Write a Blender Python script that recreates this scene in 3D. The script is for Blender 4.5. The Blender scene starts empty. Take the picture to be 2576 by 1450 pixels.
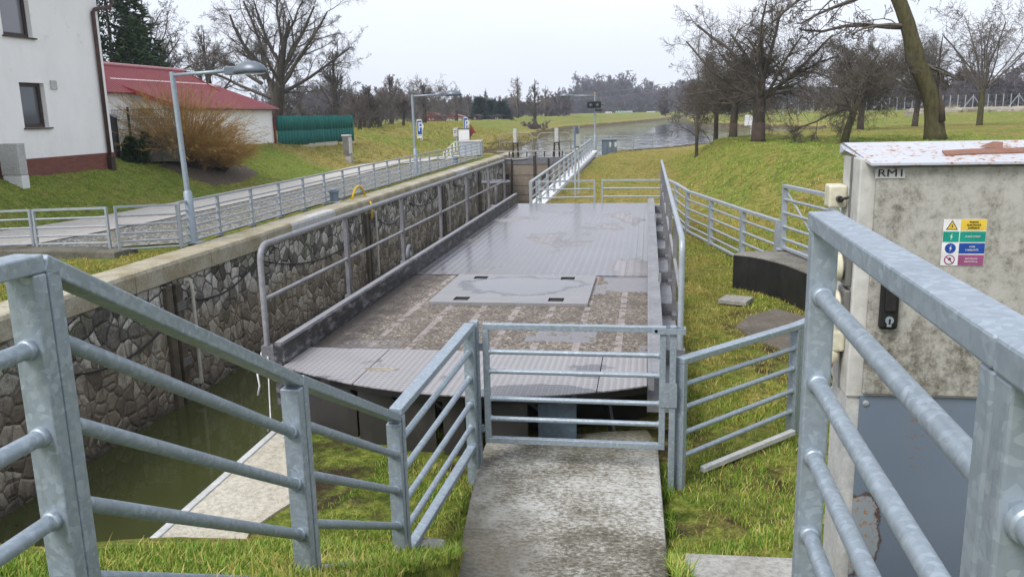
import bpy, bmesh, math, random
import numpy as np
from mathutils import Vector, Matrix
random.seed(7); RNG = np.random.default_rng(11)
SC = bpy.context.scene
COL = SC.collection
V = Vector
# ------------------------------------------------------------------ survey
# camera of the photograph, used once to survey where things stand (world: X right of the lock axis, Y along it, Z up; bridge deck z = 0)
PW, PH, PF, CAMZ = 2575.0, 1450.0, 2100.0, 2.4
ROLL = math.atan(.0225); PITCH = math.atan(440 * math.cos(ROLL) / PF)
def cam_rot(yaw):
    return Matrix.Rotation(yaw, 3, 'Z') @ Matrix.Rotation(math.pi / 2 - PITCH, 3, 'X') @ Matrix.Rotation(-ROLL, 3, 'Z')
def _ray(R, u, v): return R @ V(((u - PW / 2) / PF, -(v - PH / 2) / PF, -1.0))
_d = _ray(cam_rot(0), 1630, 277)
YAW = math.atan2(_d.x, _d.y)
CR = cam_rot(YAW)
def onz(u, v, z):
    d = _ray(CR, u, v); t = (z - CAMZ) / d.z
    return V((d.x * t, d.y * t, z))
def ony(u, v, y):
    d = _ray(CR, u, v); t = y / d.y
    return V((d.x * t, y, CAMZ + d.z * t))
def onx(u, v, x):
    d = _ray(CR, u, v); t = x / d.x
    return V((x, d.y * t, CAMZ + d.z * t))
def hat(base, v):
    """height above base of a vertical whose top is seen at row v"""
    lo, hi = 0.0, 40.0
    for _ in range(40):
        m = (lo + hi) / 2
        q = CR.transposed() @ (base + V((0, 0, m)) - V((0, 0, CAMZ)))
        if PH / 2 + q.y / q.z * PF > v: lo = m
        else: hi = m
    return lo
# ------------------------------------------------------------------ mesh builder
def worigin(o):
    p = V((0, 0, 0))
    while o: p += o.location; o = o.parent
    return p
class MB:
    def __init__(s): s.v = []; s.f = []
    def face(s, pts):
        n = len(s.v); s.v += [V(p) for p in pts]; s.f.append(tuple(range(n, n + len(pts)))); return s
    def hull8(s, c):
        n = len(s.v); s.v += [V(p) for p in c]
        for f in ((0, 3, 2, 1), (4, 5, 6, 7), (0, 1, 5, 4), (1, 2, 6, 5), (2, 3, 7, 6), (3, 0, 4, 7)):
            s.f.append(tuple(n + i for i in f))
        return s
    def box(s, x0, x1, y0, y1, z0, z1):
        return s.hull8([(x0, y0, z0), (x1, y0, z0), (x1, y1, z0), (x0, y1, z0), (x0, y0, z1), (x1, y0, z1), (x1, y1, z1), (x0, y1, z1)])
    def beam(s, p, q, w, h, up=(0, 0, 1)):
        """rectangular bar from p to q: w across, h along up"""
        p, q = V(p), V(q); d = (q - p).normalized(); a = d.cross(V(up))
        if a.length < 1e-4: a = d.cross(V((0, 1, 0)))
        a.normalize(); b = a.cross(d).normalized(); a *= w / 2; b *= h / 2
        return s.hull8([p - a - b, p + a - b, p + a + b, p - a + b, q - a - b, q + a - b, q + a + b, q - a + b])
    def prism(s, poly, d):
        """closed polygon (3-D points) pushed along d"""
        n = len(s.v); m = len(poly); d = V(d)
        s.v += [V(p) for p in poly] + [V(p) + d for p in poly]
        s.f.append(tuple(range(n + m - 1, n - 1, -1))); s.f.append(tuple(range(n + m, n + 2 * m)))
        for i in range(m): j = (i + 1) % m; s.f.append((n + i, n + j, n + m + j, n + m + i))
        return s
    def tube(s, pts, r, n=10, cap=True):
        pts = [V(p) for p in pts]; k = len(pts)
        rs = r if isinstance(r, (list, tuple)) else [r] * k
        a = None; base = len(s.v)
        for i, p in enumerate(pts):
            d = (pts[min(i + 1, k - 1)] - pts[max(i - 1, 0)])
            if d.length < 1e-9: d = V((0, 0, 1))
            d.normalize()
            if a is None: a = d.cross(V((0, 0, 1)) if abs(d.z) < .9 else V((1, 0, 0)))
            a = (a - d * a.dot(d)); a.normalize(); b = d.cross(a)
            for j in range(n):
                t = 2 * math.pi * j / n
                s.v.append(p + (a * math.cos(t) + b * math.sin(t)) * rs[i])
        for i in range(k - 1):
            for j in range(n):
                m = (j + 1) % n
                s.f.append((base + i * n + j, base + i * n + m, base + (i + 1) * n + m, base + (i + 1) * n + j))
        if cap:
            s.f.append(tuple(base + j for j in range(n - 1, -1, -1))); s.f.append(tuple(base + (k - 1) * n + j for j in range(n)))
        return s
    def lathe(s, c, prof, n=20, axis='Z'):
        """prof: (radius, height) pairs"""
        c = V(c); M = {'Z': Matrix.Identity(3), 'X': Matrix.Rotation(math.pi / 2, 3, 'Y'), 'Y': Matrix.Rotation(-math.pi / 2, 3, 'X'), '-X': Matrix.Rotation(-math.pi / 2, 3, 'Y')}[axis]
        base = len(s.v)
        for r, h in prof:
            for j in range(n):
                t = 2 * math.pi * j / n; s.v.append(c + M @ V((r * math.cos(t), r * math.sin(t), h)))
        for i in range(len(prof) - 1):
            for j in range(n):
                m = (j + 1) % n; s.f.append((base + i * n + j, base + i * n + m, base + (i + 1) * n + m, base + (i + 1) * n + j))
        s.f.append(tuple(base + j for j in range(n - 1, -1, -1))); e = base + (len(prof) - 1) * n; s.f.append(tuple(e + j for j in range(n)))
        return s
    def build(s, name, mat, parent=None, smooth=False, bevel=0, loc=None):
        o0 = worigin(parent) if parent else (V(loc) if loc is not None else V((0, 0, 0)))
        me = bpy.data.meshes.new(name); me.from_pydata([tuple(p - o0) for p in s.v], [], s.f); me.validate(); me.update()
        if smooth is True: me.polygons.foreach_set('use_smooth', [True] * len(me.polygons))
        o = bpy.data.objects.new(name, me); COL.objects.link(o)
        if mat: me.materials.append(mat)
        if parent: o.parent = parent
        elif loc is not None: o.location = o0
        if smooth == 'auto':
            bm = bmesh.new(); bm.from_mesh(me)
            for f in bm.faces: f.smooth = True
            for e in bm.edges:
                if len(e.link_faces) == 2 and e.calc_face_angle(0) > .6: e.smooth = False
            bm.to_mesh(me); bm.free()
        if bevel:
            m = o.modifiers.new('bev', 'BEVEL'); m.width = bevel; m.segments = 2; m.limit_method = 'ANGLE'
        return o
def np_mesh(name, verts, faces, mat, parent=None, smooth=False):
    """fast mesh from numpy arrays (all faces the same size)"""
    me = bpy.data.meshes.new(name); nv, nf, k = len(verts), len(faces), faces.shape[1]
    if parent: verts = verts - np.array(worigin(parent))
    me.vertices.add(nv); me.vertices.foreach_set('co', np.ascontiguousarray(verts, dtype=np.float32).ravel())
    me.loops.add(nf * k); me.loops.foreach_set('vertex_index', np.ascontiguousarray(faces, dtype=np.int32).ravel())
    me.polygons.add(nf); me.polygons.foreach_set('loop_start', np.arange(0, nf * k, k, dtype=np.int32))
    try: me.polygons.foreach_set('loop_total', np.full(nf, k, dtype=np.int32))
    except Exception: pass
    if smooth: me.polygons.foreach_set('use_smooth', np.ones(nf, dtype=bool))
    me.update(calc_edges=True); me.validate()
    o = bpy.data.objects.new(name, me); COL.objects.link(o); me.materials.append(mat)
    if parent: o.parent = parent
    return o
def thing(name, label, cat, loc=(0, 0, 0), group=None):
    o = bpy.data.objects.new(name, None); COL.objects.link(o); o.location = loc; o.empty_display_size = .2
    return tag(o, label, cat, group)
def tag(o, label=None, cat=None, group=None, kind=None):
    if label: o['label'] = label
    if cat: o['category'] = cat
    if group: o['group'] = group
    if kind: o['kind'] = kind
    return o
def dup(root, loc, label=None, rotz=0, scale=None):
    r = root.copy(); COL.objects.link(r); r.location = loc; r.rotation_euler = (0, 0, rotz)
    if scale: r.scale = scale if isinstance(scale, (tuple, list)) else (scale,) * 3
    if label: r['label'] = label
    for ch in list(root.children):
        c = ch.copy(); COL.objects.link(c); c.parent = r
        for g in ch.children:
            d = g.copy(); COL.objects.link(d); d.parent = c
    return r
# ------------------------------------------------------------------ node helper
class G:
    def __init__(s, name):
        s.m = bpy.data.materials.new(name); s.m.use_nodes = True; s.t = s.m.node_tree
        s.b = s.t.nodes['Principled BSDF']; s.out = s.t.nodes['Material Output']
        s.pos = None
    def n(s, typ, ins=None, **kw):
        nd = s.t.nodes.new(typ)
        for k, v in kw.items(): setattr(nd, k, v)
        for k, v in (ins or {}).items(): s.put(nd.inputs[k], v)
        return nd
    def put(s, sock, v):
        if isinstance(v, bpy.types.NodeSocket): s.t.links.new(v, sock)
        else:
            if sock.type == 'RGBA': v = (v, v, v, 1) if isinstance(v, (int, float)) else (*v[:3], 1)
            sock.default_value = v
    def P(s):
        if not s.pos: s.pos = s.n('ShaderNodeNewGeometry').outputs['Position']
        return s.pos
    def obj(s): return s.n('ShaderNodeTexCoord').outputs['Object']
    def map(s, vec, scale=(1, 1, 1), rot=(0, 0, 0), loc=(0, 0, 0)):
        return s.n('ShaderNodeMapping', {'Vector': vec, 'Scale': scale, 'Rotation': rot, 'Location': loc}).outputs[0]
    def noise(s, vec, scale, detail=4, rough=.6, col=False, dist=0):
        q = s.n('ShaderNodeTexNoise', {'Vector': vec, 'Scale': scale, 'Detail': detail, 'Roughness': rough, 'Distortion': dist})
        return q.outputs['Color' if col else 'Fac']
    def vor(s, vec, scale, feature='F1', out='Distance', rnd=1.0):
        q = s.n('ShaderNodeTexVoronoi', {'Vector': vec, 'Scale': scale, 'Randomness': rnd}, feature=feature); return q.outputs[out]
    def ramp(s, fac, stops, interp='LINEAR'):
        q = s.n('ShaderNodeValToRGB', {'Fac': fac}); cr = q.color_ramp; cr.interpolation = interp
        while len(cr.elements) < len(stops): cr.elements.new(.5)
        for e, (p, c) in zip(cr.elements, stops):
            e.position = p; e.color = (c, c, c, 1) if isinstance(c, (int, float)) else (*c, 1)
        return q.outputs['Color']
    def mix(s, fac, a, b, mode='MIX'):
        q = s.n('ShaderNodeMix', None, data_type='RGBA', blend_type=mode)
        s.put(q.inputs[0], fac); s.put(q.inputs[6], a); s.put(q.inputs[7], b); return q.outputs[2]
    def math(s, op, a, b=0, c=0, clamp=False):
        q = s.n('ShaderNodeMath', operation=op, use_clamp=clamp); s.put(q.inputs[0], a); s.put(q.inputs[1], b); s.put(q.inputs[2], c); return q.outputs[0]
    def xyz(s, vec): return s.n('ShaderNodeSeparateXYZ', {'Vector': vec}).outputs
    def rng(s, v, a, b, c=0., d=1.): return s.n('ShaderNodeMapRange', {'Value': v, 'From Min': a, 'From Max': b, 'To Min': c, 'To Max': d}).outputs[0]
    def bump(s, h, strength=.3, dist=.02, normal=None):
        q = s.n('ShaderNodeBump', {'Height': h, 'Strength': strength, 'Distance': dist})
        if normal: s.put(q.inputs['Normal'], normal)
        s.put(s.b.inputs['Normal'], q.outputs[0]); return q.outputs[0]
    def set(s, **kw):
        names = dict(col='Base Color', rough='Roughness', metal='Metallic', spec='Specular IOR Level', ior='IOR', coat='Coat Weight', trans='Transmission Weight', alpha='Alpha')
        for k, v in kw.items(): s.put(s.b.inputs[names[k]], v)
        return s.m
def mottled(name, a, b, scale=6, rough=.7, metal=0, bump=.15, bscale=40, bd=.004, spec=.4, obj=True):
    g = G(name); p = g.obj() if obj else g.P()
    f = g.noise(p, scale, 6, .65); c = g.ramp(f, [(.3, a), (.7, b)])
    c = g.mix(g.ramp(g.noise(p, scale * 7, 3), [(.35, .8), (.65, 1.)]), (0, 0, 0), c)
    if bump: g.bump(g.noise(p, bscale, 4), bump, bd)
    return g.set(col=c, rough=rough, metal=metal, spec=spec)
# ------------------------------------------------------------------ materials
M = {}
def galv(name, base=(.335, .39, .44), dark=(.27, .32, .37), sc=58):
    g = G(name); p = g.obj()
    w = g.mix(.06, p, g.noise(p, 9, 2, col=True), 'ADD')
    cell = g.vor(w, sc, out='Color'); f = g.xyz(cell)[0]
    c = g.ramp(f, [(.0, dark), (.45, tuple((a + b) / 2 for a, b in zip(base, dark))), (.75, base), (1., tuple(min(1, x * 1.2) for x in base))])
    c = g.mix(g.ramp(g.noise(p, 5, 5), [(.35, 0.), (.75, .55)]), c, base)
    c = g.mix(g.ramp(g.noise(g.map(p, (1, 1, .25)), 14, 5), [(.60, 0.), (.74, .55)]), c, (.20, .22, .22))
    r = g.rng(g.noise(p, 30, 3), .3, .7, .38, .62)
    g.bump(g.noise(p, 60, 3), .10, .002)
    return g.set(col=c, rough=r, metal=.45, spec=.5)
M['galv'] = galv('galvanised_steel')
M['galvfar'] = mottled('galvanised_steel_far', (.34, .38, .42), (.46, .50, .54), 8, .5, .35, .05)
M['bridgepaint'] = mottled('grey_bridge_paint', (.13, .13, .14), (.22, .22, .235), 5, .5, .1, .12)
M['bridgelight'] = mottled('worn_grey_paint', (.21, .21, .225), (.31, .31, .325), 4, .5, .1, .12)
def curbmat():
    g = G('scraped_black_steel'); p = g.P()
    f = g.ramp(g.noise(g.map(p, (1, .35, 1)), 9, 8, .75), [(.50, 0.), (.64, 1.)])
    c = g.mix(f, (.018, .018, .020), (.19, .18, .19))
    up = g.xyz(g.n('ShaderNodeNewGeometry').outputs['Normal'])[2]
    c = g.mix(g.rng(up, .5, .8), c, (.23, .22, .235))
    g.bump(g.noise(p, 40, 4), .2, .005)
    return g.set(col=c, rough=.5, spec=.5)
M['curb'] = curbmat()
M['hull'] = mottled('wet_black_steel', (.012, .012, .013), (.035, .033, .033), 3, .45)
def panelmat():
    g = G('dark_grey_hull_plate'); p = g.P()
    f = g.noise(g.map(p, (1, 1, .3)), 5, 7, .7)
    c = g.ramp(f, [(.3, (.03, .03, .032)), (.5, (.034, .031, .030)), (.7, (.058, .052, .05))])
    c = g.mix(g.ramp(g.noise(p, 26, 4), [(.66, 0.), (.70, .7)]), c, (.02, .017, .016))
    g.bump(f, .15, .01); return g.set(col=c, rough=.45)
M['panel'] = panelmat()
def tearplate():
    g = G('wet_tear_plate'); p = g.P(); x, y, z = g.xyz(p)
    # raised teardrops on a staggered grid
    k = 2 * math.pi / .12
    a = g.math('SINE', g.math('MULTIPLY', g.math('ADD', x, g.math('MULTIPLY', y, 1.0)), k)); b = g.math('SINE', g.math('MULTIPLY', g.math('SUBTRACT', x, y), k))
    h = g.math('MULTIPLY', a, b); h2 = g.ramp(h, [(.18, 0.), (.5, 1.)])
    wet = g.ramp(g.noise(p, .9, 4, .55, dist=.4), [(.60, 0.), (.64, 1.)])
    e = g.math('SQRT', g.math('ADD', g.math('POWER', g.math('DIVIDE', g.math('ADD', x, .92), .62), 2.), g.math('POWER', g.math('DIVIDE', g.math('SUBTRACT', y, 6.75), .42), 2.))); e = g.math('ADD', e, g.math('MULTIPLY', g.math('SUBTRACT', g.noise(p, 2.5, 3), .5), .6)); wet = g.math('MAXIMUM', wet, g.rng(e, 1.02, .98))
    c = g.mix(g.noise(p, 3, 5), (.27, .255, .26), (.38, .36, .365))
    c = g.mix(g.math('MULTIPLY', h2, .5), c, (.15, .14, .15))
    c = g.mix(wet, c, (.115, .11, .12))
    spot = g.ramp(g.noise(p, 5, 4), [(.71, 0.), (.75, 1.)]); c = g.mix(spot, c, (.40, .34, .26))
    g.bump(h2, .8, .012)
    return g.set(col=c, rough=g.mix(wet, .42, .2), metal=.15, spec=.6)
M['tear'] = tearplate()
def hatchmat():
    g = G('puddled_hatch_plate'); p = g.P(); x, y, z = g.xyz(p)
    k = 2 * math.pi / .085
    a = g.math('SINE', g.math('MULTIPLY', g.math('ADD', x, y), k)); b = g.math('SINE', g.math('MULTIPLY', g.math('SUBTRACT', x, y), k))
    h2 = g.ramp(g.math('MULTIPLY', a, b), [(.18, 0.), (.5, 1.)])
    # a rain puddle standing in the sagging middle of the plate
    r = g.math('SQRT', g.math('ADD', g.math('POWER', g.math('DIVIDE', g.math('ADD', x, 1.72), .86), 2.0), g.math('POWER', g.math('DIVIDE', g.math('SUBTRACT', y, 11.38), .62), 2.0)))
    r = g.math('ADD', r, g.math('MULTIPLY', g.math('SUBTRACT', g.noise(p, 2.2, 3), .5), .9))
    damp = g.rng(r, 1.06, 1.0); pud = g.rng(r, .94, .82)
    c = g.mix(g.noise(p, 4, 5), (.21, .205, .21), (.29, .28, .29)); c = g.mix(damp, c, (.085, .085, .095)); c = g.mix(pud, c, (.12, .12, .135))
    h2 = g.mix(pud, h2, .5)
    g.bump(h2, .5, .006)
    return g.set(col=c, rough=g.mix(pud, g.mix(damp, .42, .22), .05), metal=.1, spec=.6)
M['hatch'] = hatchmat()
def ribplate():
    g = G('wet_ribbed_plate'); p = g.P(); x, y, z = g.xyz(p)
    s = g.math('SINE', g.math('MULTIPLY', x, 2 * math.pi / .11)); h = g.ramp(s, [(.2, 0.), (.6, 1.)])
    br = g.n('ShaderNodeTexBrick', {'Vector': g.map(p, (1, 1, 1), (0, 0, math.pi / 2), (0, 0.32, 0)), 'Color1': (.9, .9, .9, 1), 'Color2': (1.08, 1.08, 1.1, 1), 'Mortar': (.6, .6, .6, 1), 'Scale': 1.0, 'Mortar Size': .006, 'Brick Width': 2.5, 'Row Height': 1.21}).outputs['Color']
    wet = g.ramp(g.noise(g.map(p, (1, .55, 1)), .8, 5, .6, dist=.5), [(.38, 0.), (.43, 1.)])
    dry = g.mix(g.noise(p, 5, 5), (.23, .21, .21), (.32, .29, .29))
    c = g.mix(wet, dry, g.mix(g.noise(p, 1.3, 5), (.060, .058, .068), (.115, .11, .125)))
    c = g.mix(g.math('MULTIPLY', h, .45), c, (.19, .18, .205)); c = g.mix(1., c, br, 'MULTIPLY')
    ring = g.ramp(g.noise(g.map(p, (1, .55, 1)), .8, 5, .6, dist=.5), [(.37, 0.), (.425, 1.), (.45, 1.), (.51, 0.)])
    c = g.mix(g.math('MULTIPLY', ring, .7), c, (.10, .085, .085))
    edge = g.ramp(g.math('ADD', g.math('ABSOLUTE', g.math('ADD', x, 1.75)), g.math('MULTIPLY', g.noise(p, 2, 4), .5)), [(.0, 0.), (.66, 0.), (.85, 1.)])
    edge = g.rng(g.math('ADD', g.math('ABSOLUTE', g.math('ADD', x, 1.75)), g.math('MULTIPLY', g.noise(p, 2, 4), .5)), 1.75, 2.15, 0, .6)
    c = g.mix(edge, c, (.07, .065, .06))
    g.bump(h, .45, .006)
    return g.set(col=c, rough=g.mix(wet, .5, .2), metal=.1, spec=.7)
M['rib'] = ribplate()
def gritmat():
    g = G('worn_gritty_deck'); p = g.P(); x, y, z = g.xyz(p)
    fine = g.noise(g.map(p, (1, 1, 1)), 30, 6, .8); mid = g.noise(p, 3, 6, .7)
    c = g.ramp(fine, [(.38, (.035, .029, .025)), (.48, (.125, .102, .084)), (.56, (.27, .23, .185)), (.66, (.56, .52, .44))])
    c = g.mix(g.ramp(mid, [(.46, 0.), (.60, .7)]), c, (.10, .08, .066))
    # pale bare strips along the deck where the grit has gone
    st = g.math('FRACT', g.math('MULTIPLY', g.math('ADD', x, 10.), 1 / .44)); st = g.math('LESS_THAN', st, .17)
    bl = g.math('GREATER_THAN', g.noise(g.map(p, (.8, 1.6, 1)), 4, 4), .46); st = g.math('MULTIPLY', st, bl)
    c = g.mix(g.math('MULTIPLY', st, .5), c, g.mix(g.noise(p, 8, 3), (.30, .26, .26), (.50, .45, .44)))
    # grey wet squares
    pt = g.n('ShaderNodeTexBrick', {'Vector': g.map(p, (1, 1, 1), (0, 0, 0), (.1, .1, 0)), 'Color1': (0, 0, 0, 1), 'Color2': (1, 1, 1, 1), 'Mortar': (0, 0, 0, 1), 'Scale': 1, 'Mortar Size': .03, 'Brick Width': .82, 'Row Height': .62, 'Bias': 0}).outputs['Color']
    pm = g.math('MULTIPLY', g.ramp(pt, [(.86, 0.), (.90, 1.)]), g.ramp(g.noise(p, 6, 5), [(.40, 0.), (.48, 1.)]))
    corner = g.math('MULTIPLY', g.math('GREATER_THAN', g.math('ADD', x, g.math('MULTIPLY', g.noise(p, 3, 4), .5)), -.35), g.math('GREATER_THAN', g.math('ADD', y, g.math('MULTIPLY', g.noise(p, 3, 4), .6)), 11.5))
    pm = g.math('MAXIMUM', pm, corner)
    c = g.mix(pm, c, (.17, .16, .17))
    edge = g.rng(g.math('ADD', g.math('MULTIPLY', x, -1), g.math('MULTIPLY', mid, .8)), 3.35, 3.75, 0, .85); c = g.mix(edge, c, (.035, .028, .024))
    g.bump(fine, .5, .012)
    return g.set(col=c, rough=g.mix(pm, .75, .25), spec=.35)
M['grit'] = gritmat()
def concrete(name, a, b, stain=(.12, .10, .05), amt=.5, sc=1.5, bump=.3, lich=0):
    g = G(name); p = g.P()
    c = g.mix(g.noise(p, sc, 7, .7), a, b)
    c = g.mix(g.math('MULTIPLY', g.ramp(g.noise(p, sc * .9, 8, .75), [(.42, 0.), (.62, 1.)]), amt), c, stain)
    c = g.mix(g.ramp(g.noise(p, 22, 6, .8), [(.40, .5), (.56, 0.)]), c, tuple(x * .35 for x in a))
    if lich:
        l = g.ramp(g.math('ADD', g.vor(p, 9), g.math('MULTIPLY', g.noise(p, 30, 3), .12)), [(.15, 1.), (.20, 0.)])
        l = g.math('MULTIPLY', l, g.ramp(g.noise(p, 1.6, 3), [(.5, 0.), (.6, lich)])); c = g.mix(l, c, (.50, .52, .40))
    g.bump(g.noise(p, 35, 7, .75), bump, .012); return g.set(col=c, rough=.85, spec=.25)
M['conc'] = concrete('grey_concrete', (.34, .33, .31), (.46, .45, .42))
M['coping'] = concrete('mossy_coping_concrete', (.40, .36, .27), (.56, .52, .42), (.22, .17, .06), .65, 1.1)
M['slab'] = concrete('gravelly_slab_concrete', (.46, .42, .33), (.66, .62, .53), (.36, .31, .19), .35, .9, .9)
M['white'] = mottled('white_paint', (.66, .66, .66), (.8, .8, .8), 3, .5)
M['dirtywhite'] = mottled('dirty_white_paint', (.42, .42, .41), (.62, .62, .60), 5, .6)
M['plinth'] = concrete('dark_stained_concrete', (.10, .095, .075), (.26, .24, .19), (.02, .02, .018), .85, .8)
def walkmat():
    g = G('lichen_walkway_concrete'); p = g.P(); x, y, z = g.xyz(p)
    f = g.noise(p, 1.1, 7, .72); fine = g.noise(g.map(p, (1, 1.5, 1)), 24, 8, .8)
    thr = g.math('ADD', fine, g.math('MULTIPLY', g.math('SUBTRACT', f, .5), .75))
    c = g.ramp(thr, [(.34, (.085, .075, .055)), (.46, (.22, .205, .165)), (.55, (.43, .42, .39)), (.68, (.56, .56, .54))])
    damp = g.rng(g.math('ADD', g.math('SUBTRACT', g.math('MULTIPLY', x, -1), g.math('MULTIPLY', g.math('SUBTRACT', y, 4.6), .45)), g.math('MULTIPLY', g.noise(p, 2, 5), .9)), .72, 1.2); c = g.mix(g.math('MULTIPLY', damp, .8), c, (.10, .088, .062))
    lich = g.ramp(g.math('ADD', g.vor(p, 11), g.math('MULTIPLY', g.noise(p, 40, 3), .1)), [(.10, 1.), (.15, 0.)])
    far = g.rng(g.math('ADD', y, g.noise(p, 2, 2)), 7.2, 7.8, .0, 1.)
    lm = g.math('MULTIPLY', lich, g.math('MAXIMUM', far, g.ramp(g.noise(p, 3, 3), [(.56, 0.), (.62, .8)])))
    c = g.mix(g.math('MULTIPLY', far, .75), c, (.11, .105, .05)); c = g.mix(lm, c, (.52, .53, .40))
    c = g.mix(g.ramp(g.vor(p, 5), [(.025, 1.), (.04, 0.)]), c, (.7, .68, .62))
    g.bump(fine, .35, .012); return g.set(col=c, rough=.8, spec=.3)
M['walk'] = walkmat()
def stonemat():
    g = G('polygonal_stone_masonry'); p = g.P(); x, y, z = g.xyz(p)
    q = g.n('ShaderNodeCombineXYZ', {'X': g.math('MULTIPLY', y, 1.0), 'Y': z, 'Z': 0.}).outputs[0]
    q = g.mix(.30, q, g.noise(q, .9, 2, col=True), 'ADD'); q = g.mix(.12, q, g.noise(q, 3.5, 4, col=True), 'ADD')
    sc = 3.1
    e = g.vor(q, sc, 'DISTANCE_TO_EDGE'); cc = g.vor(q, sc, out='Color'); r, gg, bb = g.xyz(cc)
    mask = g.mix(g.rng(z, -1.9, -1.4), g.ramp(e, [(.008, 0.), (.035, 1.)]), g.ramp(e, [(.025, 0.), (.08, 1.)]))
    fine = g.noise(p, 16, 8, .78)
    top = g.rng(g.math('ADD', z, g.math('MULTIPLY', g.noise(q, .9, 3), .9)), -1.75, -1.35)
    dry = g.ramp(g.math('ADD', g.math('MULTIPLY', r, .75), g.math('MULTIPLY', g.math('SUBTRACT', fine, .5), .9)), [(.06, (.085, .076, .062)), (.28, (.215, .195, .165)), (.46, (.42, .39, .345)), (.80, (.66, .63, .575))])
    brown = g.ramp(g.math('ADD', g.math('MULTIPLY', r, .6), g.math('MULTIPLY', g.math('SUBTRACT', fine, .4), .9)), [(.08, (.13, .105, .078)), (.36, (.25, .205, .155)), (.60, (.38, .33, .26)), (.95, (.54, .50, .43))])
    st = g.mix(top, brown, dry)
    mort = g.mix(top, g.mix(g.noise(p, 1.6, 4), (.06, .046, .034), (.19, .155, .115)), g.mix(g.ramp(g.noise(p, 1.1, 4), [(.45, 0.), (.6, 1.)]), (.03, .029, .025), (.17, .16, .14)))
    mort = g.mix(g.math('MULTIPLY', g.ramp(g.noise(p, 1.4, 4), [(.5, 0.), (.6, 1.)]), g.rng(z, -2.2, -1.4)), mort, (.05, .075, .012))
    mask = g.math('MULTIPLY', mask, g.rng(g.noise(p, 6, 5, .75), .34, .52, .35, 1.)); c = g.mix(mask, mort, st)
    c = g.mix(g.math('MULTIPLY', g.rng(g.math('ADD', z, g.math('MULTIPLY', g.noise(q, 1.2, 5), .7)), -3.05, -3.5), .75), c, (.035, .03, .02))
    c = g.mix(g.ramp(g.noise(g.map(p, (1, 2.2, .18)), 2.2, 6, .7), [(.53, 0.), (.68, .75)]), c, (.05, .042, .032))
    dome = g.math('ADD', g.ramp(e, [(.0, 0.), (.16, 1.)]), g.math('MULTIPLY', fine, .35))
    g.bump(dome, .7, .05); return g.set(col=c, rough=.75, spec=.35)
M['stone'] = stonemat()
def render_wall(name, base, grime=.25):
    g = G(name); p = g.P()
    c = g.mix(g.ramp(g.noise(g.map(p, (1, 1, .5)), .6, 6, .7), [(.42, 0.), (.8, grime)]), base, (.40, .38, .34))
    c = g.mix(g.ramp(g.noise(p, 3, 6), [(.62, 0.), (.8, .35)]), c, (.42, .40, .36))
    g.bump(g.noise(p, 45, 4), .35, .01); return g.set(col=c, rough=.9, spec=.15)
M['render'] = render_wall('white_render', (.88, .87, .86))
M['render2'] = render_wall('white_garage_render', (.84, .83, .82), .12)
M['redroof'] = None
def redroof():
    g = G('red_corrugated_roof'); p = g.P(); x, y, z = g.xyz(p)
    c = g.mix(g.noise(p, 1.2, 6), (.16, .020, .027), (.235, .04, .048)); h = g.math('SINE', g.math('MULTIPLY', y, 2 * math.pi / .30))
    c = g.mix(g.ramp(h, [(.15, .55), (.5, 0.)]), c, (.16, .025, .03)); g.bump(h, .8, .03); c = g.mix(g.ramp(g.noise(g.map(p, (1, 2, 1)), .9, 6, .7), [(.5, 0.), (.75, .5)]), c, (.22, .05, .055))
    return g.set(col=c, rough=.55, spec=.2)
M['redroof'] = redroof()
M['redtrim'] = mottled('red_painted_trim', (.17, .018, .018), (.23, .03, .026), 4, .45)
M['redpipe'] = mottled('dark_red_pipe', (.14, .014, .018), (.20, .03, .03), 6, .4)
M['brownpipe'] = mottled('brown_pipe', (.05, .022, .018), (.10, .05, .042), 4, .45)
M['frame'] = mottled('dark_brown_frame', (.035, .02, .016), (.05, .03, .025), 8, .4)
def brickmat():
    g = G('red_brick_plinth'); p = g.P(); x, y, z = g.xyz(p); q = g.n('ShaderNodeCombineXYZ', {'X': y, 'Y': z, 'Z': 0.}).outputs[0]
    b = g.n('ShaderNodeTexBrick', {'Vector': q, 'Color1': (.21, .058, .035, 1), 'Color2': (.11, .032, .026, 1), 'Mortar': (.06, .05, .045, 1), 'Scale': 1, 'Mortar Size': .008, 'Brick Width': .29, 'Row Height': .085})
    c = g.mix(.35, b.outputs['Color'], g.mix(g.noise(p, 3.5, 2), (.10, .03, .022), (.28, .09, .05))); g.bump(b.outputs['Fac'], -.4, .01); return g.set(col=c, rough=.7)
M['brick'] = brickmat()
def glassmat(name, c=(.10, .11, .12)):
    g = G(name); return g.set(col=c, rough=.06, spec=.8, metal=.25)
M['glass'] = glassmat('window_glass')
M['blind'] = mottled('grey_blind', (.16, .16, .18), (.2, .2, .22), 3, .6)
def netmat():
    g = G('green_shade_net'); p = g.P(); x, y, z = g.xyz(p)
    c = g.mix(g.noise(g.map(p, (1, 1, .2)), 1.1, 5), (.006, .085, .075), (.014, .15, .125))
    g.bump(g.noise(g.map(p, (1, 1, .3)), 1.2, 3), .3, .06); return g.set(col=c, rough=.75, spec=.2)
M['net'] = netmat()
M['dark'] = mottled('charcoal_paint', (.03, .033, .038), (.05, .053, .06), 5, .4)
M['bluegrey'] = mottled('blue_grey_paint', (.13, .18, .25), (.21, .26, .33), 5, .5)
M['steelbox'] = mottled('dull_steel_sheet', (.17, .165, .16), (.27, .26, .25), 2, .4, .4)
M['lampgrey'] = mottled('slate_grey_lamp', (.13, .155, .19), (.19, .22, .26), 4, .35, .2)
M['timber'] = mottled('wet_dark_timber', (.05, .038, .026), (.16, .13, .09), 3, .7, 0, .5, 14, .03)
M['pipe'] = mottled('weathered_white_pipe', (.40, .37, .31), (.60, .57, .50), 4, .5)
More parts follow.
